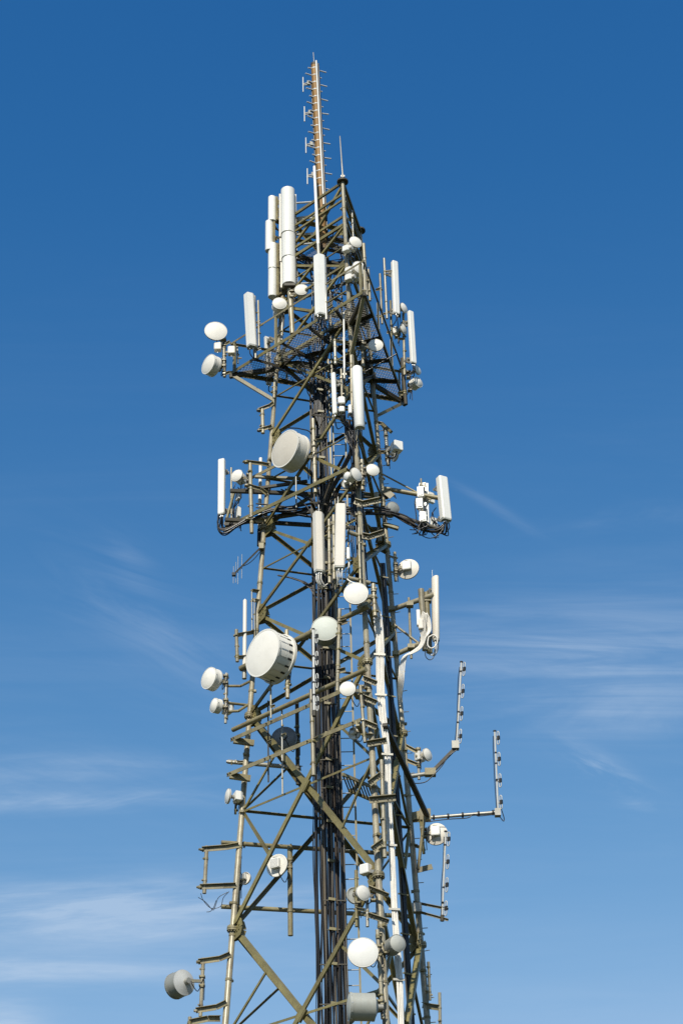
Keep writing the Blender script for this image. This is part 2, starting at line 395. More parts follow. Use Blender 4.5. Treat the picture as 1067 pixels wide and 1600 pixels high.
# triangular decks
def deck(z, s, hole, pitch, name):
    c = [V(((UNIT[n] * s).x, (UNIT[n] * s).y, z)) for n in 'LFR']
    P_ = MB()
    d1 = (c[1] - c[0]).normalized(); d2 = ZA.cross(d1)
    # expanded-metal grating: two sets of diagonal strips clipped to the triangle
    def clip(o, d):
        t0, t1 = -50, 50
        for i in range(3):
            e = (c[(i + 1) % 3] - c[i]).normalized(); n = ZA.cross(e)
            if n.dot(c[(i + 2) % 3] - c[i]) < 0: n = -n
            k = n.dot(d); q = n.dot(o - c[i]) - .04
            if abs(k) < 1e-6:
                if q < 0: return None
            elif k > 0: t0 = max(t0, -q / k)
            else: t1 = min(t1, -q / k)
        return (t0, t1) if t1 - t0 > .05 else None
    for sg in (-1, 1):
        d = (d1 * .86 + d2 * .5 * sg).normalized(); w = ZA.cross(d); i = -int(s / pitch)
        while i * pitch < s:
            o = V((0, 0, z)) + w * (i * pitch); cl_ = clip(o, d); i += 1
            if not cl_: continue
            t0, t1 = cl_; off = abs((i - 1) * pitch)
            segs = [(t0, t1)]
            if off < hole:
                hh = math.sqrt(hole * hole - off * off); segs = [(t0, -hh), (hh, t1)]
            for a, b in segs:
                if b - a > .05: P_.bar(o + d * a + ZA * .004 * sg, o + d * b + ZA * .004 * sg, .008, .012)
    gr = P_.build('grating', GRATE, TW); gr['kind'] = 'stuff'
    return c
PZ, PS = 36.06, 5.68
PC = deck(PZ, PS, .55, .08, 'main')
for i in range(3):
    a, b = PC[i], PC[(i + 1) % 3]; mid = (a + b) / 2; out = V((mid.x, mid.y, 0)).normalized(); e = (b - a).normalized()
    MB().angle(a + V((0, 0, -.03)), b + V((0, 0, -.03)), .115, .014, out, .08).build('platform_beam', STEEL, TW)
    # joists from each edge to the next leg and across
    for t in (.2, .4, .6, .8):
        p = lerp(a, b, t); q = lerp(p, PC[(i + 2) % 3], .5 if t in (.4, .6) else .3); p = p - ZA * .085; q = V((q.x, q.y, p.z))
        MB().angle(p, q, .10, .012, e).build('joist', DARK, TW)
    n = 'LFR'[i]; foot = leg(n, 34.75)
    st = lerp(V((leg(n, PZ).x, leg(n, PZ).y, PZ)), a, .93) - ZA * .12
    MB().bar(foot, st, .10, .10).build('platform_strut', STEEL2, TW)
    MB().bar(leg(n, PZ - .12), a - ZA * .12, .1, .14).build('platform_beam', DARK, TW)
    ri = 1.12
    for h, r in ((ri, .032),):
        MB().angle(a + ZA * h, b + ZA * h, r * 2, .01, out, r * 1.6).build('handrail', STEEL2, TW)
    for t in (.03, .35, .68, .97):
        p = lerp(a, b, t); MB().angle(p, p + ZA * ri, .065, .01, out).build('rail_post', STEEL2, TW)
# solid sheet panels hung under the deck on its left side
UC = deck(40.0, side(40.) * .98, .28, .055, 'upper')
for t in (.25, .5, .75):
    p, q = lerp(UC[0], UC[1], t), lerp(UC[2], UC[1], t)
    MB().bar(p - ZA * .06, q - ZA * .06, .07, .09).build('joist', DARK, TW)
# small deck of slats low in the tower
bz = 21.35
A_, B_ = lerp(leg('F', bz), leg('R', bz), .45), lerp(leg('F', bz), leg('L', bz), .22)
for k in range(16):
    t = k / 15; p = lerp(A_, B_, t); MB().bar(p, p + V((.15, 1.0, 0)), .03, .03).build('deck_slat', DARK, TW)
MB().bar(A_, B_, .05, .08).build('joist', STEEL2, TW)
MB().bar(A_ + V((.15, 1, 0)), B_ + V((.15, 1, 0)), .05, .08).build('joist', STEEL2, TW)
#--LADDER
# climbing ladder behind the cable run
for sx_ in (.05, .42):
    MB().bar(V((sx_, .3, .2)), V((sx_ - .12, .3, 40)), .05, .06, V((0, 1, 0))).build('ladder_rail', STEEL2, TW)
for i in range(66):
    z = 13 + i * .4; x = .05 - .12 * z / 40
    tubeo('ladder_rung', [V((x, .3, z)), V((x + .37, .3, z))], .014, GALV, TW, 6)

# ------------------------------------------------------------------ builders for things on the tower
def sag(p, q, drop=.1, n=7, wob=0.):
    pts = []
    for i in range(n + 1):
        t = i / n; w = V([random.uniform(-wob, wob) for _ in range(3)]) if 0 < i < n else V((0, 0, 0))
        pts.append(lerp(V(p), V(q), t) - ZA * drop * 4 * t * (1 - t) + w)
    return pts
def smooth(pts, k=4):
    """Catmull-Rom through the points"""
    pts = [V(p) for p in pts]
    if len(pts) < 3: return pts
    P = [pts[0] * 2 - pts[1]] + pts + [pts[-1] * 2 - pts[-2]]; out = []
    for i in range(1, len(P) - 2):
        for j in range(k):
            t = j / k; a, b, c, d = P[i - 1:i + 3]
            out.append(.5 * ((2 * b) + (c - a) * t + (2 * a - 5 * b + 4 * c - d) * t * t + (3 * b - a - 3 * c + d) * t ** 3))
    return out + [pts[-1]]
def clampo(P, ax, r, parent, m=None, n=12):
    b = ringb(P, ax, r * 1.16, random.uniform(.035, .06), n); q = Matrix.Rotation(random.uniform(0, 6.3), 3, ax) @ ax.orthogonal().normalized(); m = m or random.choice((STEEL2, STEEL, PIPE))
    b.box(P + q * r * 1.35, q, ax, q.cross(ax), (.035, .035, r * 1.5))
    b.build('clamp', m, parent)
def mount(label, p0, p1, r, arms=(), m=PIPE, armw=.12, group=None, cat='antenna mount', rings=2, name='antenna_mount', plate=True, am=None):
    """vertical pole on arms reaching to the tower: arms are (point on pole, [bend], point on tower)"""
    t = thing(name, label, cat, p0, group)
    ax = (p1 - p0).normalized()
    tubeo('pole', [p0, p1], r, m, t, 12)
    for k in range(rings):
        clampo(lerp(p0, p1, (k + .6) / (rings + .2)), ax, r, t)
    for a in arms:
        pts = [V(q) for q in a]
        for i in range(len(pts) - 1):
            if plate:
                nr = (pts[i + 1] - pts[i]).cross(ZA).normalized()
                if nr.y > 0: nr = -nr
                MB().angle(pts[i], pts[i + 1], armw, .014, -nr, armw * .55).build('arm', am or STEEL2, t)
            else: tubeo('arm', pts[i:i + 2], armw / 2, am or m, t, 10)
        clampo(pts[0], ax, r, t)
    return t
def pole(label, x0, y0, x1, y1, ref, rpx, arms=(), **kw):
    p0, p1 = U(x0, y0, ref), U(x1, y1, ref); r = rpx * .76 * m_px(p0)
    aa = []
    for a in arms:
        aa.append([U(*q) if isinstance(q, tuple) else q for q in a])
    return mount(label, p0, p1, r, aa, **kw)
DISH_G = 'microwave dishes on the tower'
def dish(label, px, py, ref, dpx, a, kind='small', el=0., attach=None, odu=True, fm=None, sm=None, depth_=None, bm=None, name='microwave_dish', group=None):
    P = U(px, py, ref); k = m_px(P); Rr = dpx / 2 * k; n = facing(a, el)
    sd_ = n.cross(ZA).normalized(); u = sd_.cross(n)
    fm = fm or RADOME; sm = sm or SHROUD
    t = thing(name, label, 'dish', P, group or DISH_G)
    if kind == 'drum':
        dp = depth_ or Rr * .8
        MB().lathe(P, n, [[(Rr * .985, .004), (Rr * .9, .016), (Rr * .7, .035), (Rr * .35, .055), (0, .062)]], 40).build('radome', fm, t)
        b = MB().lathe(P, n, [[(Rr, -dp), (Rr, .0)], [(Rr * 1.03, -.05), (Rr * 1.03, .012)], [(Rr * 1.03, .012), (Rr * .97, .012)], [(Rr * 1.03, -.05), (Rr, -.05)],
                              [(Rr * 1.02, -dp - .03), (Rr * 1.02, -dp + .03)], [(Rr * 1.02, -dp + .03), (Rr, -dp + .03)], [(Rr, -dp * .52), (Rr * 1.008, -dp * .5), (Rr, -dp * .48)]], 40)
        sh = b.build('shroud', sm, t)
        nb = max(10, int(Rr * 30)); b = MB()
        for i in range(nb):
            q = (sd_ * math.cos(2 * math.pi * i / nb) + u * math.sin(2 * math.pi * i / nb))
            b.box(P + q * Rr * 1.032 - n * .025, q, n, q.cross(n), (.014, .03, .02))
        b.build('rim_clip', ALU, sh)
        MB().lathe(P - n * dp, n, [[(Rr * 1.02, -.03), (Rr * .8, -.16 * Rr), (Rr * .5, -.29 * Rr), (Rr * .22, -.36 * Rr)]], 36).build('reflector_back', bm or sm, t)
        hb = P - n * (dp + .36 * Rr)
    else:
        dp = (depth_ or Rr * .38) * (.55 if abs(a) > 120 else 1)
        MB().lathe(P, n, [[(Rr * .96, .002), (Rr * .9, .01), (Rr * .7, .026), (Rr * .3, .042), (0, .046)]], 32).build('radome', fm, t)
        MB().lathe(P, n, [[(Rr * 1.012, -.03), (Rr * 1.012, -.006)], [(Rr * 1.012, -.006), (Rr * .99, -.006)], [(Rr * 1.012, -.03), (Rr * .99, -.03)]], 32).build('rim_band', GALV, t)
        MB().lathe(P, n, [[(Rr, -.045), (Rr, .008)], [(Rr, .008), (Rr * .96, .008)], [(Rr, -.045), (Rr * .95, -.05)],
                          [(Rr * .95, -.05), (Rr * .82, -dp * .62), (Rr * .55, -dp * .9), (Rr * .3, -dp)]], 32).build('reflector', sm, t)
        hb = P - n * dp
    back = abs(a) > 120 and kind == 'small'
    hl = .05 if back else max(.12, Rr * .3)
    MB().lathe(hb, n, [[(Rr * .24, .02), (Rr * .24, -hl)], [(Rr * .24, -hl), (0, -hl)]], 16).build('hub', GALV, t)
    e = hb - n * hl
    if odu:
        s_ = .26 if kind == 'small' else .3
        c = e - n * s_ * .32 + u * .02
        if back: s_ = min(.34, Rr * .85); c = e - n * .02 + u * s_ * .12
        ob = MB().prism(c - u * s_ / 2, [(x * s_ * .48, y * (.05 if back else s_ * .34)) for x, y in ((-1, 1), (-1, -.6), (-.85, -1), (.85, -1), (1, -.6), (1, 1))], sd_, n, u, s_, .015).build('radio_unit', WHITE, t)
        b = MB()
        for i in range(7): b.box(c - n * (.055 if back else s_ * .35) + sd_ * (i - 3) * s_ * .12, sd_, n, u, (.012, .02 if back else .06, s_ * .8))
        b.build('cooling_fin', ALU, ob)
        tubeo('handle', [c + u * s_ * .5 - sd_ * .06, c + u * s_ * .62 - sd_ * .06, c + u * s_ * .62 + sd_ * .06, c + u * s_ * .5 + sd_ * .06], .01, GALV, ob, 6)
    if attach is not None:
        A = U(*attach) if isinstance(attach, tuple) else V(attach)
        lo = min(e.z, A.z) - random.uniform(.2, .4)
        tubeo('jumper_cable', smooth([e + V((.05, 0, -.02)), V((e.x + (A.x - e.x) * .3, e.y - .03, lo + .08)), V((e.x + (A.x - e.x) * .7, A.y - .05, lo)), A + V((.05, -.06, .05)), A + V((.06, -.03, -.5))]), .012, CABLE, t, 5)
        MB().bar(e + n * .05, A, .055, .075).build('bracket_arm', PIPE, t)
        b = MB(); 
        for dz in (-.11, .11):
            b.box(A + ZA * dz, XA, YA, ZA, (.15, .15, .04))
            for q in (-.06, .06): b.tube([A + V((q, -.15, dz)), A + V((q, .15, dz))], .010, 6)
        b.box(A + V((0, .055, 0)), XA, YA, ZA, (.05, .03, .24)); b.build('pole_clamp', STEEL2, t)
    return t
PANEL_G = 'panel antennas on the tower'
def panel(label, xt, yt, xb, yb, ref, wpx, a, style='box', m=None, dep=None, conn=3, back=None, group=None, tip=False, cable=True, jum=CABLE):
    B = U(xb, yb, ref); T = upto(B, yt); k = m_px(B); w = wpx * k; h = T.z - B.z
    # keep the small lean that the photo shows
    Tt = U(xt, yt, ref); lean = V(((Tt.x - B.x), 0, h)).normalized() if abs(Tt.x - B.x) < .25 * h else ZA
    n = facing(a); sd_ = n.cross(ZA).normalized()          # sd_ to the antenna's right seen from behind
    ax, ay = sd_, n; dep = dep or w * .55; m = m or WHITE
    t = thing('panel_antenna', label, 'panel antenna', B, group or PANEL_G)
    if style == 'box': pr = [(-.5, 0), (-.5, .72), (-.46, .9), (-.36, 1), (.36, 1), (.46, .9), (.5, .72), (.5, 0)]
    elif style == 'facet': pr = [(-.5, 0), (-.5, .45), (-.44, .6), (0.02, 1), (.46, .6), (.5, .45), (.5, 0)]
    else: pr = [(-.5, 0)] + [(-.5 * math.cos(math.pi * i / 12), .25 + .75 * math.sin(math.pi * i / 12)) for i in range(13)] + [(.5, 0)]
    prof = [(x * w, (y - .5) * dep) for x, y in pr]
    o = MB().prism(B, prof, ax, ay, lean, h, .02)
    if style == 'round': o.sm = [True] * (len(o.sm) - 2) + [False, False]
    rad = o.build('radome', m, t)
    MB().prism(B - lean * .03, [(x * .93, y * .9) for x, y in prof], ax, ay, lean, .035).build('end_cap', GREYR, t)
    MB().bar(B - n * (dep * .53) + lean * .08, B - n * (dep * .53) + lean * (h - .08), w * .5, .03, n).build('back_rail', ALU, t)
    for i in range(conn):
        q = B + sd_ * w * (-.32 + .64 * (i + .5) / conn) + n * dep * random.uniform(-.2, .2)
        c = MB().tube([q, q - lean * .10], .024, 8).build('connector', ALU, t)
        if cable:
            e = q - lean * .1
            tubeo('jumper_cable', smooth([e + lean * .02, e - lean * .16 + V((0, .03, 0)), e - lean * .3 + sd_ * random.uniform(-.12, .12) - n * .18, e - lean * .12 - n * .38 + sd_ * random.uniform(-.1, .1)]), .016, jum, t, 6)
    for f in (.13, .85):
        q = B + lean * h * f - n * dep * .5
        b = MB().bar(q, q - n * .16, .1, .07); b.box(q - n * .16, sd_, n, ZA, (.2, .03, .09)); b.box(q - n * .28, sd_, n, ZA, (.2, .03, .09))
        for s_ in (-.08, .08): b.tube([q - n * .1 + sd_ * s_, q - n * .34 + sd_ * s_], .011, 6)
        b.build('bracket', GALV, t)
    if tip: tubeo('lightning_rod', [T - n * dep * .3, T - n * dep * .3 + ZA * tip], .008, ALU, t, 6)
    return t
def backkit(t, n_, B, h, w, n, seed):
    """radio units and looped cables strapped behind a panel antenna"""
    rnd = random.Random(seed); sd_ = n.cross(ZA).normalized()
    for i in range(n_):
        c = B + ZA * (h * (.12 + .7 * i / max(1, n_ - 1))) - n * rnd.uniform(.3, .42) + sd_ * rnd.uniform(-.08, .08)
        o = MB().box(c, sd_, n, ZA, (.19, .1, .34)).build('radio_unit', WHITE, t)
        MB().box(c - n * .06, sd_, n, ZA, (.12, .04, .24)).build('cooling_fin', ALU, o)
    for i in range(7):
        p = B + ZA * h * rnd.uniform(-.02, .9) - n * .3 + sd_ * rnd.uniform(-.12, .12); q = B - n * rnd.uniform(.1, .5) + sd_ * rnd.uniform(-.2, .2) - ZA * rnd.uniform(.1, .35)
        tubeo('jumper_cable', smooth([p, lerp(p, q, .3) + sd_ * rnd.uniform(-.18, .18) - n * rnd.uniform(-.05, .15), lerp(p, q, .7) + sd_ * rnd.uniform(-.2, .2), q, q + V((rnd.uniform(-.2, .2), .2, .1))]), .015, CABLE, t, 6)
def dipole_stick(label, x0, y0, x1, y1, ref, nl=4, side_=1, group='dipole array antennas', rpx=1.6, first=.12, last=.97):
    p0, p1 = U(x0, y0, ref), U(x1, y1, ref); ax = (p1 - p0).normalized(); L = (p1 - p0).length
    t = thing('dipole_array_antenna', label, 'antenna', p0, group)
    tubeo('mast', [p0, p1], rpx * m_px(p0), PALE, t, 10)
    MB().lathe(p1, ax, [[(.045, 0), (.045, .03)], [(.045, .03), (0, .05)]], 12).build('cap', RUBBER, t)
    MB().lathe(p0, ax, [[(.055, -.04), (.055, .12)], [(.055, -.04), (0, -.04)]], 12).build('base_clamp', DARK, t)
    d = V((.8 * side_, -.45, 0)).normalized()
    for i in range(nl):
        c = p0 + ax * L * (first + (last - first - .06) * (i / (nl - 1))); s_ = .095
        q = c + d * s_; hh = L / nl * .33
        pts = [q + ax * hh * math.cos(th_) + d * .032 * max(-1, min(1, 1.6 * math.sin(th_))) for th_ in [2 * math.pi * j / 20 for j in range(20)]]
        lp = MB().loop(pts, .014, 6).build('folded_dipole', PALE, t)
        MB().bar(c, q - d * .03, .035, .035).build('dipole_boom', ALU, t)
        MB().box(q + d * .01, d, ax, d.cross(ax), (.07, .11, .06)).build('junction_box', RUBBER, t)
    for i in range(nl):
        c = p0 + ax * L * random.uniform(.06, .9)
        ringb(c, ax, rpx * m_px(p0) * 1.3, .04, 10).build('cable_strap', RUBBER, t)
    off = V((-.045 * side_, .03, 0))
    tubeo('feeder_cable', smooth([p0 + off + ax * L * t_ + V((random.uniform(-.015, .015), 0, 0)) for t_ in (0, .2, .4, .6, .8, .95)]), .012, CABLE, t, 5)
    return t
def whip(label, x0, y0, x1, y1, ref, rpx, m=WHITE, base=.25, name='whip_antenna', taper=.8, bm=None):
    p0, p1 = U(x0, y0, ref), U(x1, y1, ref); k = m_px(p0); ax = (p1 - p0).normalized()
    t = thing(name, label, 'antenna', p0)
    tubeo('radome', [p0 + ax * base * .5, p1 - ax * .05, p1], [rpx * k, rpx * k * taper, rpx * k * taper * .3], m, t, 12)
    tubeo('base_tube', [p0 - ax * .05, p0 + ax * base], rpx * k * 1.15, bm or GALV, t, 12)
    MB().box(p0 + ax * base * .4 + V((0, .07, 0)), XA, YA, ax, (.12, .14, .07)).build('clamp', GALV, t)
    return t
def cable_px(t, pts, ref, r, m=CABLE, name='cable', n=6, k=4):
    return tubeo(name, smooth([U(*p, ref) if len(p) == 2 else U(*p) for p in pts], k), r, m, t, n)

# ------------------------------------------------------------------ mast at the very top
ref = ('y', -.15)
p1, p0 = U(491, 101, ref), U(506, 392, ref)
mst = thing('antenna_mast', 'rust brown topmost mast ringed with silver rungs and four side dipoles', 'mast', p0)
ax = (p1 - p0).normalized(); k = m_px(p1); mr_ = 5.2 * k
tubeo('pole', [p0, p1], mr_, BROWN, mst, 18)
MB().lathe(p1, ax, [[(mr_ * 1.05, -.06), (mr_ * 1.05, .03)], [(mr_ * 1.05, .03), (0, .05)]], 18).build('cap', DARK, mst)
tubeo('lightning_rod', [p1, U(489.5, 82, ref)], .012, GALV, mst, 6)
a0, a1 = U(507, 316, ('y', -.15)), U(497, 98, ('y', -.15))
fd = facing(30)
q0, q1 = p0 + fd * (mr_ + .03), p1 + fd * (mr_ + .03) + ax * .05
tubeo('feeder_pipe', [lerp(q0, q1, .22), q1], .034, PALE, mst, 10)
tubeo('cable_run', [p0 + facing(75) * (mr_ + .03), p1 + facing(75) * (mr_ + .03)], .03, CABLE, mst, 8)
tubeo('cable_run', [p0 + facing(-80) * (mr_ + .02), p1 + facing(-80) * (mr_ + .02) - ax * .9], .022, CABLE, mst, 8)
L = (p1 - p0).length; nr = 17
for i in range(nr):
    c = lerp(p1, p0, .028 + i * .0405)
    b = MB().lathe(c, ax, [[(mr_ * 1.01, -.025), (mr_ * 1.05, -.02), (mr_ * 1.05, .02), (mr_ * 1.01, .025)]], 18)
    b.build('band', PALE, mst)
    for a_, ln in ((-62, .24 if i % 2 else .13), (108, .30 if i % 2 == 0 else .12)):
        d = facing(a_); tubeo('rung', [c + d * mr_ * .9, c + d * (mr_ + ln) + ZA * random.uniform(-.03, .03)], .023, PALE, mst, 8)
for yy in (133, 181, 231, 279):
    c = lerp(p1, p0, (yy - 101) / 291); d = facing(-80)
    e = c + d * (mr_ + .30) - ZA * .1
    q = c + d * mr_ + ZA * .03
    b = MB(); b.bar(q + V((0, 0, .05)), e + V((0, 0, .03)), .03, .03); b.bar(q + V((0, 0, -.06)), e - V((0, 0, .03)), .03, .03)
    b.build('dipole_boom', GALV, mst)
    tubeo('dipole', [e - ZA * .34, e + ZA * .34], .02, PALE, mst, 8)
    MB().box(c + d * (mr_ + .12), d, ax, d.cross(ax), (.1, .16, .08)).build('junction_box', GALV, mst)
whip('slim grey whip antenna standing on the round cap plate of the front leg', 535.5, 276, 531, 212, ('F', 0), 1.4, GALV, .1, taper=.6)
whip('long white whip antenna in front of the rust brown mast', 498, 400, 491, 259, ('LF', .15), 2.7, WHITE, .5)

# ------------------------------------------------------------------ cylindrical sector antennas top left
CG = 'stacked half-round antennas at the upper left'
def halfcyl(label, xc, yt, yb, wpx, ref, a, rails=True, m=WHITE):
    B = U(xc, yb, ref); T = upto(B, yt); k = m_px(B); r = wpx * k / 2; h = T.z - B.z; n = facing(a); sd_ = n.cross(ZA).normalized()
    t = thing('half_round_antenna', label, 'antenna', B, CG)
    pr = [(-r, -r * .7)] + [(-r * math.cos(math.pi * i / 18), r * math.sin(math.pi * i / 18)) for i in range(19)] + [(r, -r * .7)]
    o = MB().prism(B, pr, sd_, n, ZA, h); o.sm = [True] * (len(o.sm) - 2) + [False, False]
    o.build('radome', m, t)
    MB().prism(B - ZA * .012, [(x * .96, y * .96) for x, y in pr], sd_, n, ZA, .012).build('end_cap', GREYR, t)
    for s_ in (-1, 1):
        MB().box(B + ZA * h / 2 - n * r * .8 + sd_ * s_ * r * 1.12, sd_, n, ZA, (.05, r * .5, h * .97)).build('side_rail', CREAM if a > -20 else STEEL2, t)
    MB().box(B + ZA * h / 2 - n * r * .95, sd_, n, ZA, (r * 2.1, .02, h * .98)).build('back_plate', STEEL2, t)
    for f in (.12, .5, .88):
        b = MB(); c = B + ZA * h * f - n * r * .98
        b.bar(c, c - n * r * 1.5, .05, .07); b.box(c - n * .05, sd_, n, ZA, (r * 2, .05, .06)); b.build('bracket', STEEL2, t)
    return t
rc = ('L', -.35)
halfcyl('big white half-round antenna, topmost of the front stack by the mast', 450, 298, 366.5, 22, rc, 4)
halfcyl('shorter white half-round antenna, middle of the front stack by the mast', 451, 368, 404.6, 22, rc, 4)
halfcyl('white half-round antenna, lowest of the front stack above the support pole', 452, 405.2, 446, 22, rc, 4)
rl = ('L', -.15)
halfcyl('short white half-round antenna, topmost of the left stack', 425, 309, 346, 12, rl, -55)
halfcyl('white half-round antenna jutting farthest left in the upper left stack', 420.5, 347, 392, 12, rl, -55)
halfcyl('white half-round antenna, third down in the left stack', 425.5, 382, 420.6, 13, rl, -55)
halfcyl('white half-round antenna with grey underside, lowest of the left stack', 425.5, 421.2, 464, 13, rl, -55)
# frame that carries the two stacks
fr = thing('support_frame', 'tan lattice frame between the two stacks of half-round antennas', 'frame', U(441, 470, ('L', .1)))
for x_, dy in ((438, .1), (444, .5)):
    b = U(x_, 466, ('L', dy)); tubeo('pole', [b, upto(b, 305)], .045, STEEL2, fr, 10)
for yy in (318, 340, 352, 375, 388, 412, 436, 458):
    MB().bar(U(428, yy - 6, ('L', -.05)), U(444, yy, ('L', .35)), .05, .06).build('cross_bar', STEEL2, fr)
    MB().bar(U(430, yy + 4, ('L', -.1)), U(443, yy + 14, ('L', .3)), .035, .035).build('diagonal', DARK, fr)
for x0, y0, x1, y1 in ((462, 317.5, 491, 315.5), (462, 341, 493, 336.5), (463, 343.5, 494, 340), (463, 367, 494, 364), (466, 382.5, 492, 380), (455, 444, 495, 442)):
    tubeo('tie_tube', [U(x0, y0, ('L', -.1)), U(x1, y1, ('y', -.25))], .034, PALE, fr, 8)
tubeo('support_pole', [U(457, 522, rc), U(452.5, 444, rc)], .085, PIPE, fr, 12)
MB().box(U(453, 450, rc), XA, YA, ZA, (.35, .4, .1)).build('base_plate', DARK, fr)
for i in range(5): MB().box(U(447 + i * 3, 455 + i % 2 * 3, ('L', -.2)), XA, YA, ZA, (.1, .3, .06)).build('bolt_bracket', DARK, fr)

# ------------------------------------------------------------------ top section
panel('long white panel antenna hanging in front of the mast base at the tower top', 498.5, 399, 501, 492, ('LF', .98), 18.5, -8, 'facet', dep=.26, conn=3)
pole('grey mount pipe behind the right side of the white panel at the tower top', 510, 500, 507.5, 403, ('LF', .88), 3.4, [((509, 484, ('LF', .88)), (520, 477, ('LF', .8))), ((508, 446, ('LF', .88)), (519, 438, ('LF', .8)))], m=GALV, armw=.06)
dish('small white dish, uppermost dish on the tower, facing right', 555.5, 378, ('F', -.35), 21, 24, attach=(543, 388, ('F', -.12)))
dish('small white dish on a short drum, second from the top on the front leg', 562, 418, ('F', -.35), 23, 24, 'drum', attach=(545, 427, ('F', -.12)), depth_=.16)
for (x, y, lb) in ((541, 390, 'upper white radio box clamped to the front leg beside the top dish'), (545, 424, 'white radio box clamped to the front leg left of the second dish'), (545, 435, 'lower white radio box on the front leg under the second dish')):
    c = U(x, y, ('F', -.3)); t = thing('radio_box', lb, 'box', c); a = facing(-30); s_ = a.cross(ZA)
    o = MB().prism(c - ZA * .09, [(-.12, -.08), (-.12, .05), (-.08, .09), (.08, .09), (.12, .05), (.12, -.08)], s_, a, ZA, .2, .02).build('housing', WHITE, t)
    MB().lathe(c - s_ * .12, -s_, [[(.07, 0), (.07, .09)], [(.07, .09), (0, .09)]], 12).build('port_cover', CREAM, t)
    MB().bar(c - a * .05, c - a * .25, .06, .08).build('bracket', GALV, t)
pole('tan mount pipe in front of the right leg, below the topmost dish', 573, 462, 568, 381, ('R', -.2), 3.6, [((571, 440, ('R', -.2)), (572, 448, ('R', 0)))], armw=.07)
pole('shorter tan pipe right of the right leg at the top section', 578, 470, 575.5, 421, ('R', -.15), 2.8, [((577, 455, ('R', -.15)), (574, 458, ('R', 0)))], armw=.06)
pole('thin pale pipe leaning on the right leg just under its round cap', 552, 375, 550, 329, ('FR', .1), 2.0, [((551, 350, ('FR', .1)), (548, 352, ('FR', 0)))], m=GALV, armw=.05)
dish('small round white dish under the half-round antenna stack', 471, 452.5, ('L', -.75), 21.5, 0, attach=(456, 460, ('L', -.4)))
dish('small white dish with drum body left of the support pole', 437, 474, ('L', -.75), 22, 8, 'drum', attach=(441, 491, ('L', -.5)), depth_=.2)
pole('grey stub pole carrying the small drum dish above the platform', 440, 532, 442, 484, ('L', -.5), 2.8, [((441, 522, ('L', -.5)), (433, 528, ('LF', .3)))], m=GALV, armw=.06)

# ------------------------------------------------------------------ platform level, left
RLp = ('LF', 1.05)
panel('tall white faceted panel antenna at the left end of the platform', 389, 459, 393, 541, RLp, 16.5, -12, 'facet', dep=.26, conn=2)
pole('pale grey pipe right behind the left platform panel antenna', 399.5, 560, 398, 463, ('LF', .86), 2.6, [((399, 548, ('LF', .86)), (408, 545, ('LF', .75))), ((398.5, 505, ('LF', .86)), (407, 503, ('LF', .75)))], m=GALV, armw=.06)
pole('tan pipe beside the pale pipe of the left platform panel', 405, 541, 403.5, 470, ('LF', .8), 2.4, [((404, 510, ('LF', .8)), (411, 507, ('LF', .75)))], armw=.06)
pole('short pole with clamps at the far left corner of the platform', 351, 589, 350, 536, ('L', -.1), 3.4, [((351, 585, ('L', -.1)), (360, 582, ('L', -.2))), ((350, 540, ('L', -.1)), (360, 534, ('L', -.2)))], rings=4, armw=.08)
dish('large flat white dish at the far left of the platform, upper of two', 337.5, 517, ('L', -.35), 35.5, 9, attach=(350, 536, ('L', -.1)), odu=False)
dish('white drum dish facing left at the platform corner, lower of two', 326, 569, ('L', -.3), 33, -48, 'drum', attach=(350, 568, ('L', -.1)), depth_=.22, odu=False)
for x, y, lb in ((340.5, 543, 'small pale radio box left of the platform corner pole'), (362, 549, 'small pale radio box right of the platform corner pole')):
    c = U(x, y, ('L', -.2)); t = thing('radio_box', lb, 'box', c)
    MB().prism(c - ZA * .12, [(-.11, -.1), (-.11, .08), (-.08, .1), (.08, .1), (.11, .08), (.11, -.1)], XA, -YA, ZA, .26, .02).build('housing', CREAM, t)
    MB().bar(c, U(350.5, y + 2, ('L', -.1)), .05, .06).build('bracket', GALV, t)
    MB().tube([c - ZA * .12, c - ZA * .2], .02, 8).build('connector', ALU, t)
panel('narrow white panel antenna seen behind the platform grating', 417, 527, 420, 600, ('L', .9), 9, -150, 'box', conn=1)
pole('thin blue-grey pipe behind the left rail of the platform', 372, 568, 371, 540, ('L', .5), 1.8, [((371.5, 560, ('L', .5)), (378, 560, ('L', .5)))], m=GALV, armw=.04, rings=1)
pole('grey stub pipe on the left leg just below the platform', 428.5, 622, 429, 598, ('L', -.25), 3.0, [((428.5, 612, ('L', -.25)), (432, 612, ('L', 0)))], armw=.07)
# ------------------------------------------------------------------ platform level, right
RR = ('R', -.1)
panel('tall white panel antenna at the upper right of the platform', 616.5, 409, 619.5, 490, ('R', -.35), 10.5, 30, 'box', conn=2)
pole('long pale blue-grey pipe left of the upper right panel antenna', 604.5, 498, 600, 404, ('R', -.25), 2.7, [((604, 490, ('R', -.25)), (596, 492, ('R', -.2))), ((601, 425, ('R', -.25)), (612, 424, ('R', -.3)))], m=GALV, armw=.06)
pole('tan pipe left of the long pale pipe on the platform right side', 597, 506, 593.5, 428, ('R', -.2), 2.4, [((596, 495, ('R', -.2)), (588, 494, ('R', -.1))), ((595, 452, ('R', -.2)), (587, 453, ('R', -.1)))], armw=.07)
panel('white panel antenna at the far right edge of the platform', 641.5, 487, 646, 567, ('R', -.2), 9.5, 35, 'box', conn=2)
pole('banded grey pole behind the far right platform panel', 632, 586, 630, 490, ('R', .2), 2.8, [((631.5, 575, ('R', .2)), (624, 578, ('R', .1))), ((630.5, 530, ('R', .2)), (622, 530, ('R', .1)))], armw=.07, rings=4)
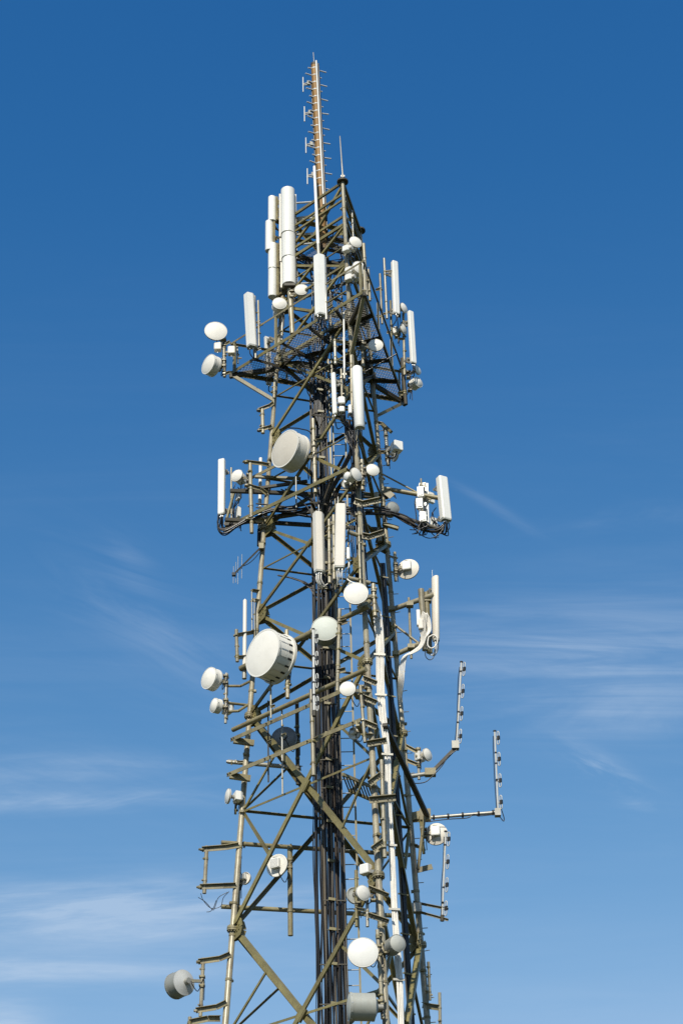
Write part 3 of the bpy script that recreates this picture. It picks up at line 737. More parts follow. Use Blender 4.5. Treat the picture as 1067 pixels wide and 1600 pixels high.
pole('dark pole inside the right edge of the platform', 612, 545, 610, 470, ('R', .1), 2.4, [((611, 520, ('R', .1)), (604, 520, ('R', .1)))], m=STEEL, armw=.07, rings=3)
dish('small white dish just right of the upper right panel antenna', 631, 481, ('R', .0), 17.5, 52, attach=(622, 489, ('R', .2)), odu=False)
dish('small white dish between the two right panel antennas', 630.5, 514, ('R', .05), 18, 55, attach=(620, 522, ('R', .2)))
dish('small white dish half shaded behind the foot of the far right panel', 652.5, 578, ('R', .25), 16, 52, attach=(638, 586, ('R', .3)), odu=False)
dish('white drum dish, lowest one at the right corner of the platform', 653, 597, ('R', .2), 18, 42, 'drum', attach=(640, 606, ('R', .3)), depth_=.2, odu=False)
dish('small white dish facing forward under the right side of the platform', 587, 539, ('F', -.1), 23, 0, attach=(568, 543, ('F', .3)), odu=False)
pole('short grey pole beside the forward-facing dish under the platform', 567, 573, 566.5, 532, ('F', .3), 3.4, [((567, 545, ('F', .3)), (556, 545, ('F', .2)))], armw=.08)
pole('thick dark bracket post at the lower right corner of the platform', 634, 632, 628, 560, ('R', .35), 4, [((632, 615, ('R', .35)), (622, 616, ('R', .3)))], m=DARK, armw=.12)

# ------------------------------------------------------------------ under the platform, front leg
whip('thin white rod antenna standing in front of the platform centre', 538, 590, 537, 487, ('F', -.5), 1.7, WHITE, .35)
panel('narrow white panel antenna left of the front leg under the platform', 520.5, 583, 523, 646, ('F', -.45), 7, -35, 'box', conn=1)
panel('wide white rounded panel antenna on the front leg under the platform', 557.5, 574, 562, 667, ('F', -.6), 17, 0, 'round', dep=.24, conn=2)
pole('mount pipe just left of the wide rounded panel antenna', 550, 650, 548.5, 556, ('F', -.35), 3.0, [((549.5, 640, ('F', -.35)), (553, 642, ('F', 0))), ((549, 575, ('F', -.35)), (551, 577, ('F', 0)))], armw=.08, rings=4)
pole('brown mount pipe between the narrow and the wide panel under the platform', 535, 655, 533, 577, ('F', -.3), 2.4, [((534, 640, ('F', -.3)), (548, 641, ('F', 0)))], armw=.06, rings=3)
pole('short grey pipe on two arms left of the white rod antenna', 524, 569, 523, 531, ('F', -.35), 3.4, [((524, 564, ('F', -.35)), (545, 570, ('F', -.1))), ((523, 533, ('F', -.35)), (546, 538, ('F', -.1)))], m=GALV, armw=.07)
for x, y, w_, h_, lb in ((533.5, 627, 11, 10, 'white square radio box below the platform between two panels'), (534, 641, 9, 8, 'lower white radio box hanging under the square one'), (547, 641, 6, 13, 'narrow white radio box left of the wide rounded panel')):
    c = U(x, y, ('F', -.45)); k = m_px(c); t = thing('radio_box', lb, 'box', c)
    MB().prism(c - ZA * h_ * k * .6, [(-w_ * k / 2, -.09), (-w_ * k / 2, .06), (-w_ * k / 2 + .03, .09), (w_ * k / 2 - .03, .09), (w_ * k / 2, .06), (w_ * k / 2, -.09)], XA, -YA, ZA, h_ * k * 1.2, .02).build('housing', WHITE, t)
    for s_ in (-.06, .02, .07): MB().tube([c + V((s_, 0, -h_ * k * .6)), c + V((s_, 0, -h_ * k * .6 - .1))], .02, 8).build('connector', RUBBER, t)
    MB().bar(c, c + V((0, .2, 0)), .06, .08).build('bracket', GALV, t)
def pipe_on_arms(label, x0, y0, x1, y1, ref, rpx, lg, ys, dyl=0, w=.12, m=PIPE, bend=.6, rings=2, ext=.0):
    """spare mount pipe held off a leg by two cranked plates"""
    p0, p1 = U(x0, y0, ref), U(x1, y1, ref); arms = []
    for yp, yl in ys:
        t_ = (yp - y0) / (y1 - y0); a = lerp(p0, p1, t_); e = onleg(lg, yl)
        mid = lerp(a, e, bend) + V((0, -.1, (e.z - a.z) * -.3)); o = (a - mid).normalized()
        arms.append([a + o * .12 + V((0, -.05, 0)), mid, e + V((0, -.09, 0))])
    return mount(label, p0, p1, rpx * .76 * m_px(p0), arms, m, w, rings=rings)
pipe_on_arms('empty mount pipe on two plates just above the big beige drum dish', 411, 677, 410, 637, ('L', -.05), 4, 'L', ((672, 669), (640, 632)), w=.1)

# ------------------------------------------------------------------ big drum below the platform
dish('big beige drum dish facing left below the platform', 445.5, 701, ('LF', .55), 62, -47, 'drum', attach=(490, 712, ('LF', .3)), depth_=.42, odu=False, fm=mat('beige_radome', (.60, .545, .45), .65, 0, .06, streaks=.1), sm=SHROUD)
pole('long grey pole holding the big beige drum dish', 493, 770, 489, 655, ('LF', .3), 4.2, [((492, 757, ('LF', .3)), (500, 752, ('LF', .0))), ((490, 690, ('LF', .3)), (502, 688, ('LF', 0)))], m=PIPE, armw=.1, rings=4)
pole('thin bare rod hanging from the beam below the big beige drum', 463, 793, 462.5, 745, ('LF', .2), 1.6, [((463, 770, ('LF', .2)), (468, 768, ('LF', .1)))], m=GALV, armw=.05, rings=1)
t = dish('dish seen from behind with a white radio box on the right arm', 618, 711, ('R', .1), 22, 118, attach=(605, 712, ('R', -.1)), odu=False)
c = U(620, 698, ('R', -.7)); t = thing('radio_box', 'white cube radio box in front of the dish on the right arm', 'box', c); s_ = facing(25)
MB().prism(c - ZA * .17, [(-.15, -.13), (-.15, .11), (-.13, .13), (.13, .13), (.15, .11), (.15, -.13)], s_.cross(ZA), s_, ZA, .32, .02).build('housing', WHITE, t)
MB().bar(c, U(606, 703, ('R', -.1)), .1, .1).build('bracket', CREAM, t)
tubeo('cable', smooth([c - ZA * .15, c - ZA * .4 + V((-.1, 0, 0)), c - ZA * .3 + V((-.3, .1, 0))]), .025, CABLE2, t, 6)
pole('thick short pole on a cranked arm right of the tower, below the platform', 606.5, 727, 602, 671, ('R', -.1), 4.2, [((602, 672, ('R', -.1)), (597, 663, ('R', -.05)), (588, 661, ('R', 0))), ((605, 707, ('R', -.1)), (592, 707, ('R', 0)))], m=GALV, armw=.1, rings=3)
MB().bar(U(597, 662, ('R', -.05)), U(611, 675, ('R', -.2)), .1, .1).build('end_arm', STEEL2, TW)
dish('small white dish tilted steeply to the right at the tower middle', 557, 741, ('F', -.5), 23, 44, attach=(566, 748, ('F', -.25)), odu=False)
dish('small white round dish at the tower middle, right of the tilted one', 582, 734, ('F', -.2), 21.5, 13, attach=(568, 738, ('F', -.2)), odu=False)
pole('short thick pole between the two small dishes at the tower middle', 566.5, 766, 565, 719, ('F', -.25), 4.2, [((566, 755, ('F', -.25)), (558, 757, ('F', 0)))], m=PIPE, rings=4, armw=.1)
dish('dark-backed dish hidden under the tilted small dish', 543, 756, ('F', -.1), 19, 165, attach=(551, 757, ('F', -.1)), fm=DARK, sm=GSHROUD)
c = U(544, 745, ('F', -.45)); t = thing('radio_box', 'white drum-shaped radio unit left of the tilted small dish', 'box', c)
MB().lathe(c, facing(-55), [[(.13, -.18), (.13, .06)], [(.13, .06), (.09, .1), (0, .11)]], 18).build('housing', WHITE, t)
MB().bar(c - facing(-55) * .15, U(560, 750, ('F', -.2)), .07, .08).build('bracket', GALV, t)

# ------------------------------------------------------------------ head frame around y = 800
hf = thing('head_frame', 'olive boom frame reaching left and right of the tower at mid height', 'frame', leg('L', 30.9))
def boom(p, q, w, h_=None, m=STEEL, nm='boom'): return MB().bar(p, q, w, h_ or w).build(nm, m, hf)
b0, b1 = U(352, 824, ('LF', .5)), U(541, 733, ('LF', .35)); MB().angle(b0, b1, .115, .016, face_plane('LF', 0)[1], .12).build('boom', STEEL, hf)
b2, b3 = U(366, 786, ('LF', .1)), U(548, 696, ('LF', .0)); MB().angle(U(388, 749, ('LF', .3)), U(432, 727, ('LF', .2)), .1, .012, face_plane('LF', 0)[1]).build('boom', STEEL2, hf)
boom(U(360, 767, ('RL', .05)), U(606, 777, ('RL', .05)), .1, m=DARK); boom(U(352, 812, ('RL', .1)), U(604, 828, ('RL', .1)), .1, m=DARK)
boom(U(352, 820, ('L', .2)), U(500, 797, ('y', .2)), .11, m=DARK); boom(U(369, 768, ('L', .1)), U(480, 752, ('y', .0)), .08, m=DARK)
boom(U(352, 820, ('L', .2)), U(366, 770, ('L', .1)), .06, m=STEEL2)
boom(U(399, 745, ('L', -.1)), U(470, 748, ('RL', -.3)), .09, .07, m=STEEL2)
tubeo('boom', [U(598, 763, ('R', -.05)), U(690, 779, ('R', -.35))], .07, STEEL2, hf, 10)
MB().angle(U(598, 764, ('R', -.1)), U(613, 776, ('R', -.2)), .2, .02, V((-.2, -1, 0)).normalized(), .2).build('boom_bracket', STEEL2, hf)
tubeo('boom', [U(600, 799, ('R', .0)), U(693, 829, ('R', -.35))], .06, DARK, hf, 10)
tubeo('stay', [U(592, 738, ('R', -.05)), U(673, 781, ('R', -.3))], .028, STEEL2, hf, 8)
tubeo('stay', [U(612, 800, ('R', -.1)), U(662, 829, ('R', -.3))], .028, STEEL2, hf, 8)
MB().box(U(610, 822, ('R', -.1)), V((.93, 0, -.36)), YA, V((.36, 0, .93)), (.5, .12, .1)).build('boom_bracket', STEEL, hf)

t = panel('white panel antenna at the end of the left boom', 347, 718, 346, 803, ('LF', .75), 11, -20, 'box', conn=3)
backkit(t, 3, U(355, 806, ('LF', .6)), 1.9, .2, facing(-60), 5)
pole('thin tan pole behind the left boom panel antenna', 362, 822, 361.5, 731, ('LF', .55), 2.0, [((362, 815, ('LF', .55)), (374, 811, ('LF', .5)))], armw=.06, rings=3)
dish('small white dish tilted left beside the left boom panel', 370, 743, ('LF', .6), 21, -28, attach=(389, 747, ('LF', .45)))
pipe_on_arms('long mount pipe on three plates beside the left boom dish', 393.5, 833, 391, 722, ('L', -.25), 4.2, 'L', ((813, 817), (762, 775), (724, 730)), w=.1, rings=4)
om = thing('omni_antenna', 'slim white rod antenna with black lower half behind the left leg', 'antenna', U(405, 853, ('L', .25)))
tubeo('radome', [U(405.5, 828, ('L', .25)), U(407.5, 716, ('L', .25))], .052, WHITE, om, 10); tubeo('base_tube', [U(405, 853, ('L', .25)), U(405.6, 827, ('L', .25))], .062, RUBBER, om, 10)
for yy in (745, 770, 800, 815): ringb(U(406.5, yy, ('L', .25)), ZA, .075, .06).build('strap', GALV, om)

t = panel('white panel antenna at the far end of the right boom', 690.5, 746, 697, 812, ('R', -.45), 16.5, 28, 'box', dep=.2, conn=5)
backkit(t, 2, U(688, 815, ('R', -.3)), 1.2, .2, facing(35), 9)
t = panel('white panel antenna seen from behind on the right boom', 662, 757, 663, 822, ('R', -.1), 15, 172, 'box', conn=3)
backkit(t, 3, U(662, 825, ('R', -.42)), 1.3, .2, facing(172), 12)
pole('thin tan pole in front of the rear-facing right boom panel', 661.5, 828, 657.5, 748, ('R', -.42), 2.0, [((660, 778, ('R', -.42)), (666, 776, ('R', -.3)))], armw=.06, rings=3)
dish('grey drum dish facing right below the right boom', 614.5, 793, ('R', -.3), 20.5, 27, 'drum', attach=(598, 796, ('R', -.05)), fm=mat('mid_grey_radome', (.26, .27, .25), .6, 0, .1, streaks=.2), sm=GSHROUD, depth_=.26, odu=False)
def clampplate(label, pts, ref, w=.14):
    t = thing('clamp_plate', label, 'bracket', U(*pts[0], ref))
    for i in range(len(pts) - 1):
        a, b = U(*pts[i], ref), U(*pts[i + 1], ref)
        MB().angle(a, b, w, .016, V((0, -1, 0)) * -1, .09).build('plate', STEEL2, t)
        o = MB()
        for f in (.15, .3, .7, .85): 
            c = lerp(a, b, f) + V((0, -.01, -.01)); o.tube([c, c + V((0, -.04, 0))], .014, 6)
        o.build('bolt', DARK, t)
    return t
RF = ('F', -.28)
clampplate('cranked clamp plate across front and right legs below the two small middle dishes', [(553.5, 784), (566, 788), (594, 782)], ('F', -.2))
clampplate('lower cranked clamp plate across front and right legs, above the right flange', [(566, 838), (577, 840), (599, 833)], ('F', -.1))
pole('thick mount pipe clamped beside the right leg below the boom', 594, 846, 588, 770, ('R', -.28), 4.6, [((591, 800, ('R', -.28)), (598, 801, ('R', 0)))], rings=3)

# ------------------------------------------------------------------ front panels around y = 850
panel('beige panel antenna left of the tower centre, lower of the front pair', 496, 801, 498, 893, ('LF', .55), 16.5, -20, 'facet', CREAM, dep=.26, conn=4, tip=.3, jum=WCABLE)
panel('beige flat panel antenna right of the tower centre, higher of the front pair', 532.5, 789, 530.5, 887, ('LF', .75), 17, 3, 'box', CREAM, dep=.2, conn=4, tip=.3, jum=WCABLE)
pole('tan mount pipe between the two beige front panels', 515, 911, 514, 812, ('LF', .25), 3.6, [((514.5, 893, ('LF', .25)), (526, 888, ('LF', 0))), ((514, 830, ('LF', .25)), (526, 825, ('LF', 0)))], rings=5, armw=.09)
pole('tan mount pipe left behind the flat beige front panel', 522, 905, 521, 805, ('LF', .45), 3.2, [((522, 880, ('LF', .45)), (530, 876, ('LF', 0))), ((521, 820, ('LF', .45)), (530, 816, ('LF', 0)))], rings=5, armw=.09)
c = U(543.5, 866, ('LF', .5)); t = thing('radio_box', 'small upright white box antenna right of the flat beige panel', 'box', c)
MB().prism(c - ZA * .17, [(-.055, -.05), (-.055, .04), (-.03, .06), (.03, .06), (.055, .04), (.055, -.05)], XA, -YA, ZA, .36, .02).build('housing', WHITE, t)
MB().bar(c, c + V((0, .2, 0)), .04, .06).build('bracket', GALV, t)
cable_px(t, [(545, 872), (545, 885), (540, 893), (541, 903), (550, 910), (560, 912)], ('LF', .45), .02, WCABLE)
hp = thing('cross_pipe', 'short horizontal pipe across the front leg above the round cream dish', 'pipe', U(543, 903, ('F', -.15)))
tubeo('tube', [U(543, 903, ('F', -.1)), U(578, 911, ('F', .1))], .06, PIPE, hp, 10); clampo(U(562, 908, ('F', -.05)), XA, .09, hp)
hp = thing('cross_pipe', 'short horizontal pipe across the front leg between the clamp plates', 'pipe', U(543, 831, ('F', -.15)))
tubeo('tube', [U(543, 831, ('F', -.1)), U(579, 843, ('F', .1))], .06, PIPE, hp, 10); clampo(U(561, 837, ('F', -.05)), XA, .09, hp)
pole('slim vertical pipe in front of the front leg beside the flat beige panel', 563, 912, 560.5, 825, ('F', -.25), 2.6, [((561, 837, ('F', -.25)), (563, 838, ('F', 0))), ((563, 906, ('F', -.25)), (565, 907, ('F', 0)))], armw=.07)
dish('round cream dish in front of the front leg at the tower middle', 556, 927, ('F', -.65), 38.5, -4, attach=(584, 930, ('F', -.1)), odu=False, depth_=.25)
pole('thick short pole right of the round cream dish', 586, 963, 583, 913, ('F', -.1), 4.8, [((584, 935, ('F', -.1)), (572, 936, ('F', 0)))], rings=4)

# ------------------------------------------------------------------ right side y 860-1050
dish('round dish seen from behind with a pale box on the right leg', 637.5, 890, ('R', -.05), 35, 165, attach=(618, 887, ('R', -.2)), depth_=.2, fm=CREAM, sm=CREAM)
pole('short mount pipe left of the rear-facing round dish', 618, 908, 616.5, 863, ('R', -.2), 3.4, [((618, 896, ('R', -.2)), (609, 893, ('R', 0))), ((617, 872, ('R', -.2)), (606, 868, ('R', 0)))], rings=3, armw=.07, plate=False)
t = panel('slim beige panel antenna on the right outrigger frame', 681, 901, 682, 1000, ('R', -.5), 10.5, 25, 'round', CREAM, dep=.2, conn=3, tip=.25, jum=WCABLE)
of = thing('outrigger_boom', 'tan pipe outrigger frame on the right leg holding the slim panel', 'frame', onleg('R', 1000))
def tb(nm, p, q, r, m=PIPE): return tubeo(nm, [p, q], r, m, of, 10)
tb('arm', U(611, 953, ('R', 0)), U(678, 929, ('R', -.45)), .075); tb('arm', U(617, 1023, ('R', 0)), U(656, 1006, ('R', -.35)), .075)
tb('upright', U(664, 1016, ('R', -.4)), U(657.5, 921, ('R', -.4)), .09); tb('upright', U(671, 1020, ('R', -.3)), U(665.5, 926, ('R', -.3)), .085, STEEL2)
tb('stay', U(612, 973, ('R', 0)), U(654, 1005, ('R', -.35)), .035); tb('upright', U(642.5, 1029, ('R', -.2)), U(638.5, 934, ('R', -.2)), .038)
for (x, y) in ((640, 945), (642, 1011), (659, 937), (661, 1000), (668, 938), (612, 952), (618, 1022)):
    MB().box(U(x, y, ('R', -.3 if x > 630 else -.05)), XA, YA, ZA, (.2, .2, .12)).build('clamp', STEEL2, of)
bx = thing('radio_box', 'pale radio unit tangled in white cables on the outrigger frame', 'box', U(657, 975, ('R', -.6)))
MB().prism(U(657, 983, ('R', -.6)), [(-.06, -.07), (-.06, .05), (-.03, .07), (.05, .07), (.08, .05), (.08, -.07)], XA, -YA, ZA, .3, .02).build('housing', CREAM, bx)
MB().prism(U(654, 978, ('R', -.55)), [(-.05, -.07), (-.05, .07), (.05, .07), (.05, -.07)], XA, -YA, ZA, .5, .02).build('housing', WHITE, bx)
wl = thing('white_cable_loom', 'loose white cables curling from the outrigger frame to the right leg', 'cables', U(629, 1050, ('R', -.4)))
for i in range(5):
    o = i * 2.3; rf = ('R', -.55 - .02 * i)
    cable_px(wl, [(621 + o * .5, 1090 + i * 3, ('R', -.1)), (623 + o * .8, 1062 + i), (624 + o * .9, 1042 - o * .3), (630 + o * .7, 1026 - o * .2), (643, 1018 + o * .4), (655 + o * .3, 1008 + o * .5), (658 + o * .8, 995), (655 + o, 982), (657 + o, 968 - o), (661 + o * .8, 956 + o * .6), (666 + o * .6, 968), (668 + o * .5, 985), (664, 997)], rf, .015, WCABLE)
cable_px(wl, [(669, 996), (668, 1008), (674, 1013), (681, 1008), (683, 998), (677, 992), (669, 996)], ('R', -.6), .02, WCABLE)
cable_px(wl, [(664, 1015), (665, 1026), (671, 1031), (677, 1027), (679, 1014)], ('R', -.5), .012, CABLE)

# ------------------------------------------------------------------ left side y 850-1130
yg = thing('yagi_antenna', 'small yagi antenna with upright rods on a long boom left of the left leg', 'antenna', onleg('L', 858))
ya, yb = U(410, 853, ('L', -.12)), U(364, 899, ('L', -.6))
MB().bar(ya, yb, .05, .05).build('boom', DARK, yg)
for f, h_ in ((.98, .28), (.9, .34), (.83, .46), (.7, .40)):
    c = lerp(ya, yb, f) + V((0, 0, .0)); tubeo('element', [c - ZA * h_, c + ZA * h_], .0075, GALV, yg, 6)
MB().box(lerp(ya, yb, .03), XA, YA, ZA, (.14, .16, .18)).build('clamp', STEEL, yg)
MB().box(lerp(ya, yb, .97), XA, YA, ZA, (.1, .1, .09)).build('junction_box', RUBBER, yg)
tubeo('cable', sag(ya - ZA * .08, lerp(ya, yb, .7), .12), .012, CABLE, yg, 5)
whip('cream tube antenna standing left of the left leg above the slotted drum dish', 382, 1058, 383, 936, ('L', -.15), 3.2, CREAM, .3, 'tube_antenna', .95)
pole('dark double bracket with thin rods on the left leg above the slotted drum dish', 394, 985, 393.5, 922, ('L', -.2), 1.6, [((394, 923, ('L', -.2)), (406, 925, ('L', 0))), ((394, 938, ('L', -.2)), (406, 940, ('L', 0)))], m=GALV, armw=.09)
pole('thin rod beside the dark double bracket on the left leg', 398, 985, 397.5, 935, ('L', -.2), 1.2, [((398, 940, ('L', -.2)), (404, 940, ('L', 0)))], m=GALV, armw=.05, rings=1)
pole('short stout spare pipe left of the slotted drum dish', 371, 1034, 369.5, 984, ('L', -.3), 3.8, [((370, 993, ('L', -.3)), (398, 988, ('L', 0))), ((371, 1028, ('L', -.3)), (396, 1026, ('L', 0)))], rings=3, armw=.1)
# slotted drum
P = U(410.5, 1020, ('LF', .95))
sl = dish('huge cream drum dish with slotted shroud facing left at the tower middle', 410.5, 1020, ('LF', .95), 77, -46, 'drum', attach=(449, 1050, ('LF', .3)), depth_=.55, odu=False)
n = facing(-46); sd_ = n.cross(ZA).normalized(); u = sd_.cross(n); Rr = 77 / 2 * m_px(P)
for i in range(20):
    th_ = 2 * math.pi * (i + .4) / 20; q = sd_ * math.cos(th_) + u * math.sin(th_)
    MB().box(P + q * (Rr + .003) - n * .43, n, q.cross(n), q, (.13, .055, .012)).build('slot', RUBBER, sl)
    MB().box(P + q * (Rr + .003) - n * .22, n, q.cross(n), q, (.24, .03, .008)).build('seam_strip', ALU, sl)
MB().lathe(P - n * .56, n, [[(Rr * 1.07, -.05), (Rr * 1.07, .03)], [(Rr * 1.07, .03), (Rr, .03)], [(Rr * 1.07, -.05), (Rr * .9, -.05)]], 40).build('rear_ring', RADOME, sl)
pole('stout pole behind the slotted drum dish', 449.5, 1091, 448, 985, ('LF', .3), 4.6, [((449, 1070, ('LF', .3)), (455, 1068, ('LF', .2)))], rings=4)
pole('slim short pipe hanging below the slotted drum dish', 423.5, 1122, 423, 1062, ('LF', .5), 1.9, [((423, 1105, ('LF', .5)), (430, 1103, ('LF', .45)))], rings=2, armw=.07)
hp = thing('cross_pipe', 'thick pipe running up right from the slotted drum to the tower centre', 'pipe', U(378, 1041, ('L', -.1)))
tubeo('tube', [U(376, 1045, ('LF', .35)), U(497, 983, ('LF', .12))], .082, STEEL2, hp, 12); clampo(U(398, 1033, ('LF', .3)), XA, .13, hp)
# two drums on cranked tube arms
pole('clamp pole on cranked tube arms left of the tower, carrying two small drum dishes', 352.5, 1130, 354, 1052, ('L', -.3), 3.0, [((353.5, 1072, ('L', -.3)), (376, 1072, ('L', -.25)), (392, 1064, ('L', 0))), ((353, 1112, ('L', -.3)), (373, 1111, ('L', -.25)), (388, 1101, ('L', 0))), ((353, 1098, ('L', -.3)), (389, 1102, ('L', .1)))], m=GALV, rings=6, armw=.075, plate=False, am=STEEL2)
dish('white drum dish at far left of the tower, upper of two on the clamp pole', 326.5, 1059.5, ('L', -.35), 35, -46, 'drum', attach=(353, 1062, ('L', -.3)), depth_=.2, odu=False)
dish('small white drum dish under the larger one on the left clamp pole', 334.5, 1102, ('L', -.35), 23, -56, 'drum', attach=(353, 1100, ('L', -.3)), depth_=.14)

# ------------------------------------------------------------------ middle y 960-1240
dish('pale grey-green drum dish in front of the cable trunk at the tower middle', 508, 982, ('LF', .6), 42, -2, 'drum', attach=(530, 990, ('LF', .3)), fm=mat('greenish_radome', (.60, .62, .54), .6, 0, .06, streaks=.1), sm=GSHROUD, depth_=.3, odu=False)
pole('long tan pole right of the grey-green drum dish', 527, 1080, 530.5, 952, ('LF', .35), 4.2, [((528, 1050, ('LF', .35)), (540, 1047, ('LF', .25))), ((530, 975, ('LF', .35)), (542, 971, ('LF', .2)))], rings=5)
dish('small round white dish left of the front leg below the grey-green drum', 543, 1076, ('F', -.6), 25, -2, attach=(565, 1079, ('F', -.2)), odu=False)
pole('slim pole left of the front leg beside the small round white dish', 570, 1160, 563, 1072, ('F', -.25), 3.6, [((564, 1085, ('F', -.25)), (577, 1086, ('F', 0))), ((569, 1150, ('F', -.25)), (582, 1151, ('F', 0)))], rings=4)
nLF = face_plane('LF', 0)[1]
lf = thing('mounting_beams', 'pair of long parallel steel beams with a pipe slanting across the front face', 'beams', leg('L', 23.4))
tubeo('pipe_beam', [U(364, 1140.5, ('LF', .3)), U(572, 1046, ('LF', .25))], .066, STEEL2, lf, 12)
for x0, y0, x1, y1 in ((361, 1156, 556, 1070), (355, 1211, 563, 1125)):
    a, b = U(x0, y0, ('LF', .5)), U(x1, y1, ('LF', .42)); d = (b - a).normalized()
    MB().angle(a, b, .115, .018, nLF, .11).build('beam', STEEL2, lf)
    MB().bar(a + d * .1 - ZA * .05, a + d * .42 - nLF * .45 - ZA * .08, .1, .16).build('end_bracket', STEEL2, lf)
    MB().bar(b - d * .1 - ZA * .05, b - d * .3 - nLF * .4 - ZA * .08, .1, .16).build('end_bracket', STEEL2, lf)
    o = MB()
    for f in (.01, .03, .3, .34, .62, .66, .95): 
        c = lerp(a, b, f); o.tube([c, c + nLF * .05], .02, 6)
    o.build('bolt', DARK, lf)
tubeo('pipe_beam', [U(560, 950, ('F', -.35)), U(578, 940, ('F', -.2))], .062, STEEL2, lf, 12)
tubeo('pipe_beam', [U(532, 968, ('LF', .2)), U(577, 947, ('LF', .2))], .07, STEEL2, lf, 12)
tubeo('pipe_beam', [U(356, 1190, ('L', .1)), U(470, 1200, ('RL', -.1))], .06, GALV, lf, 10)
pole('long pipe bolted across the two parallel front beams', 490, 1212, 486.5, 1078, ('LF', .65), 4.8, [((487, 1098, ('LF', .65)), (497, 1094, ('LF', .5))), ((489, 1158, ('LF', .65)), (498, 1154, ('LF', .5)))], rings=4)
dipole_stick('white dipole stick in front of the grey-green drum and cable trunk', 491, 1117, 489.5, 984, ('LF', .95), 4, 1, rpx=2.0)
dish('dark grey dish seen from behind under the slanting front beams', 444, 1155, ('RL', -.35), 41, 172, fm=GREYR, sm=mat('dark_grey_shell', (.22, .225, .23), .5, .2, .15), attach=(465, 1155, ('RL', -.2)), depth_=.25, odu=False)
pole('dark thick pipe behind the dark grey dish', 465.5, 1226, 464, 1096, ('RL', -.15), 4.2, [((465, 1200, ('RL', -.15)), (470, 1201, ('RL', 0)))], m=DARK, rings=5)
pole('thin pale rod in front of the dark grey dish', 441.5, 1241, 440.5, 1110, ('LF', .2), 1.9, [((441, 1150, ('LF', .2)), (447, 1147, ('LF', .3)))], m=GALV, rings=3, armw=.06)
pole('thin rod with pale lower end left of the dark grey dish', 419.5, 1222, 419, 1095, ('LF', .2), 1.7, [((419, 1160, ('LF', .2)), (425, 1157, ('LF', .3)))], m=DARK, rings=2, armw=.06)
dish('small white dish facing left on the left leg below the slanting beams', 355.5, 1244, ('L', -.25), 24, -68, attach=(374, 1249, ('L', .05)))
pole('short dark clamp post on the left leg beside the small left-facing dish', 368, 1272, 369.5, 1238, ('L', .05), 2.6, [((369, 1250, ('L', .05)), (378, 1251, ('L', 0)))], m=STEEL, rings=3, armw=.08)
pole('stub pipe jutting from the left leg below the slanting beams', 354, 1190, 371, 1192, ('L', .05), 3.2, [((368, 1191.5, ('L', .05)), (385, 1190, ('L', 0)))], m=GALV, rings=1, armw=.06)
c = U(553, 1146, ('F', .25)); dish('small white-backed dish half hidden under the lower front beam end', 555, 1146, ('F', .2), 22, 150, attach=(569, 1140, ('F', .1)))

# ------------------------------------------------------------------ right side y 1030-1460
dipole_stick('dipole stick antenna on the slanting upper right arm', 713, 1168, 720.5, 1035, ('R', -.3), 4, 1)
ar = thing('outrigger_boom', 'cranked arm on the right leg carrying the left dipole stick', 'arm', onleg('R', 1213))
tubeo('tube', [U(634, 1214, ('R', 0)), U(674, 1208, ('R', -.2))], .06, GALV, ar, 10)
MB().bar(U(670, 1211, ('R', -.2)), U(714, 1166, ('R', -.3)), .07, .09).build('link', DARK, ar)
MB().box(U(672, 1207, ('R', -.2)), XA, YA, ZA, (.3, .2, .2)).build('clamp', STEEL2, ar); MB().box(U(711, 1165, ('R', -.28)), XA, YA, ZA, (.2, .2, .22)).build('clamp', GALV, ar)
cable_px(ar, [(713, 1172), (700, 1182), (690, 1197), (676, 1212), (664, 1222), (648, 1224), (637, 1222)], ('R', -.35), .014, CABLE)
dipole_stick('dipole stick antenna at the far right end of the long horizontal arm', 778, 1270, 772.5, 1143, ('R', -.3), 4, 1)
ar = thing('outrigger_boom', 'long horizontal galvanised arm on the right with strapped cable', 'arm', onleg('R', 1282))
tubeo('tube', [U(666, 1278, ('R', -.15)), U(779, 1269, ('R', -.3))], .045, GALV, ar, 10)
MB().box(U(777, 1270, ('R', -.27)), XA, YA, ZA, (.16, .18, .2)).build('clamp', GALV, ar)
MB().bar(U(640, 1277, ('R', 0)), U(668, 1271, ('R', -.15)), .1, .22).build('root_plate', STEEL2, ar); MB().box(U(664, 1274, ('R', -.12)), XA, YA, ZA, (.3, .2, .32)).build('clamp', STEEL2, ar)
MB().bar(U(601, 1132, ('F', .15)), U(668, 1277, ('R', -.15)), .13, .09).build('tie_strut', DARK, ar)
for i, f in enumerate((.1, .3, .5, .72, .92)):
    c = lerp(U(666, 1278, ('R', -.15)), U(779, 1269, ('R', -.3)), f); ringb(c, XA, .075, .05).build('strap', RUBBER, ar)
cable_px(ar, [(668, 1284), (700, 1280), (730, 1278), (739, 1272), (748, 1275), (770, 1273), (779, 1275), (786, 1283), (787, 1278), (782, 1262)], ('R', -.34), .013, CABLE)
dish('small white dish facing right on the right leg beside the left dipole arm', 668, 1179, ('R', -.25), 21, 50, attach=(653, 1177, ('R', -.1)))
pole('short pole on two plates carrying the small right-facing dish', 654.5, 1218, 653, 1168, ('R', -.1), 3.2, [((653, 1176, ('R', -.1)), (632, 1165, ('R', 0))), ((654, 1196, ('R', -.1)), (634, 1188, ('R', 0)))], m=GALV, rings=4, armw=.1)
dish('round dish seen from behind below the long right arm', 681.5, 1304, ('R', -.1), 36, 170, attach=(662, 1302, ('R', -.15)), depth_=.2, fm=CREAM, sm=CREAM)
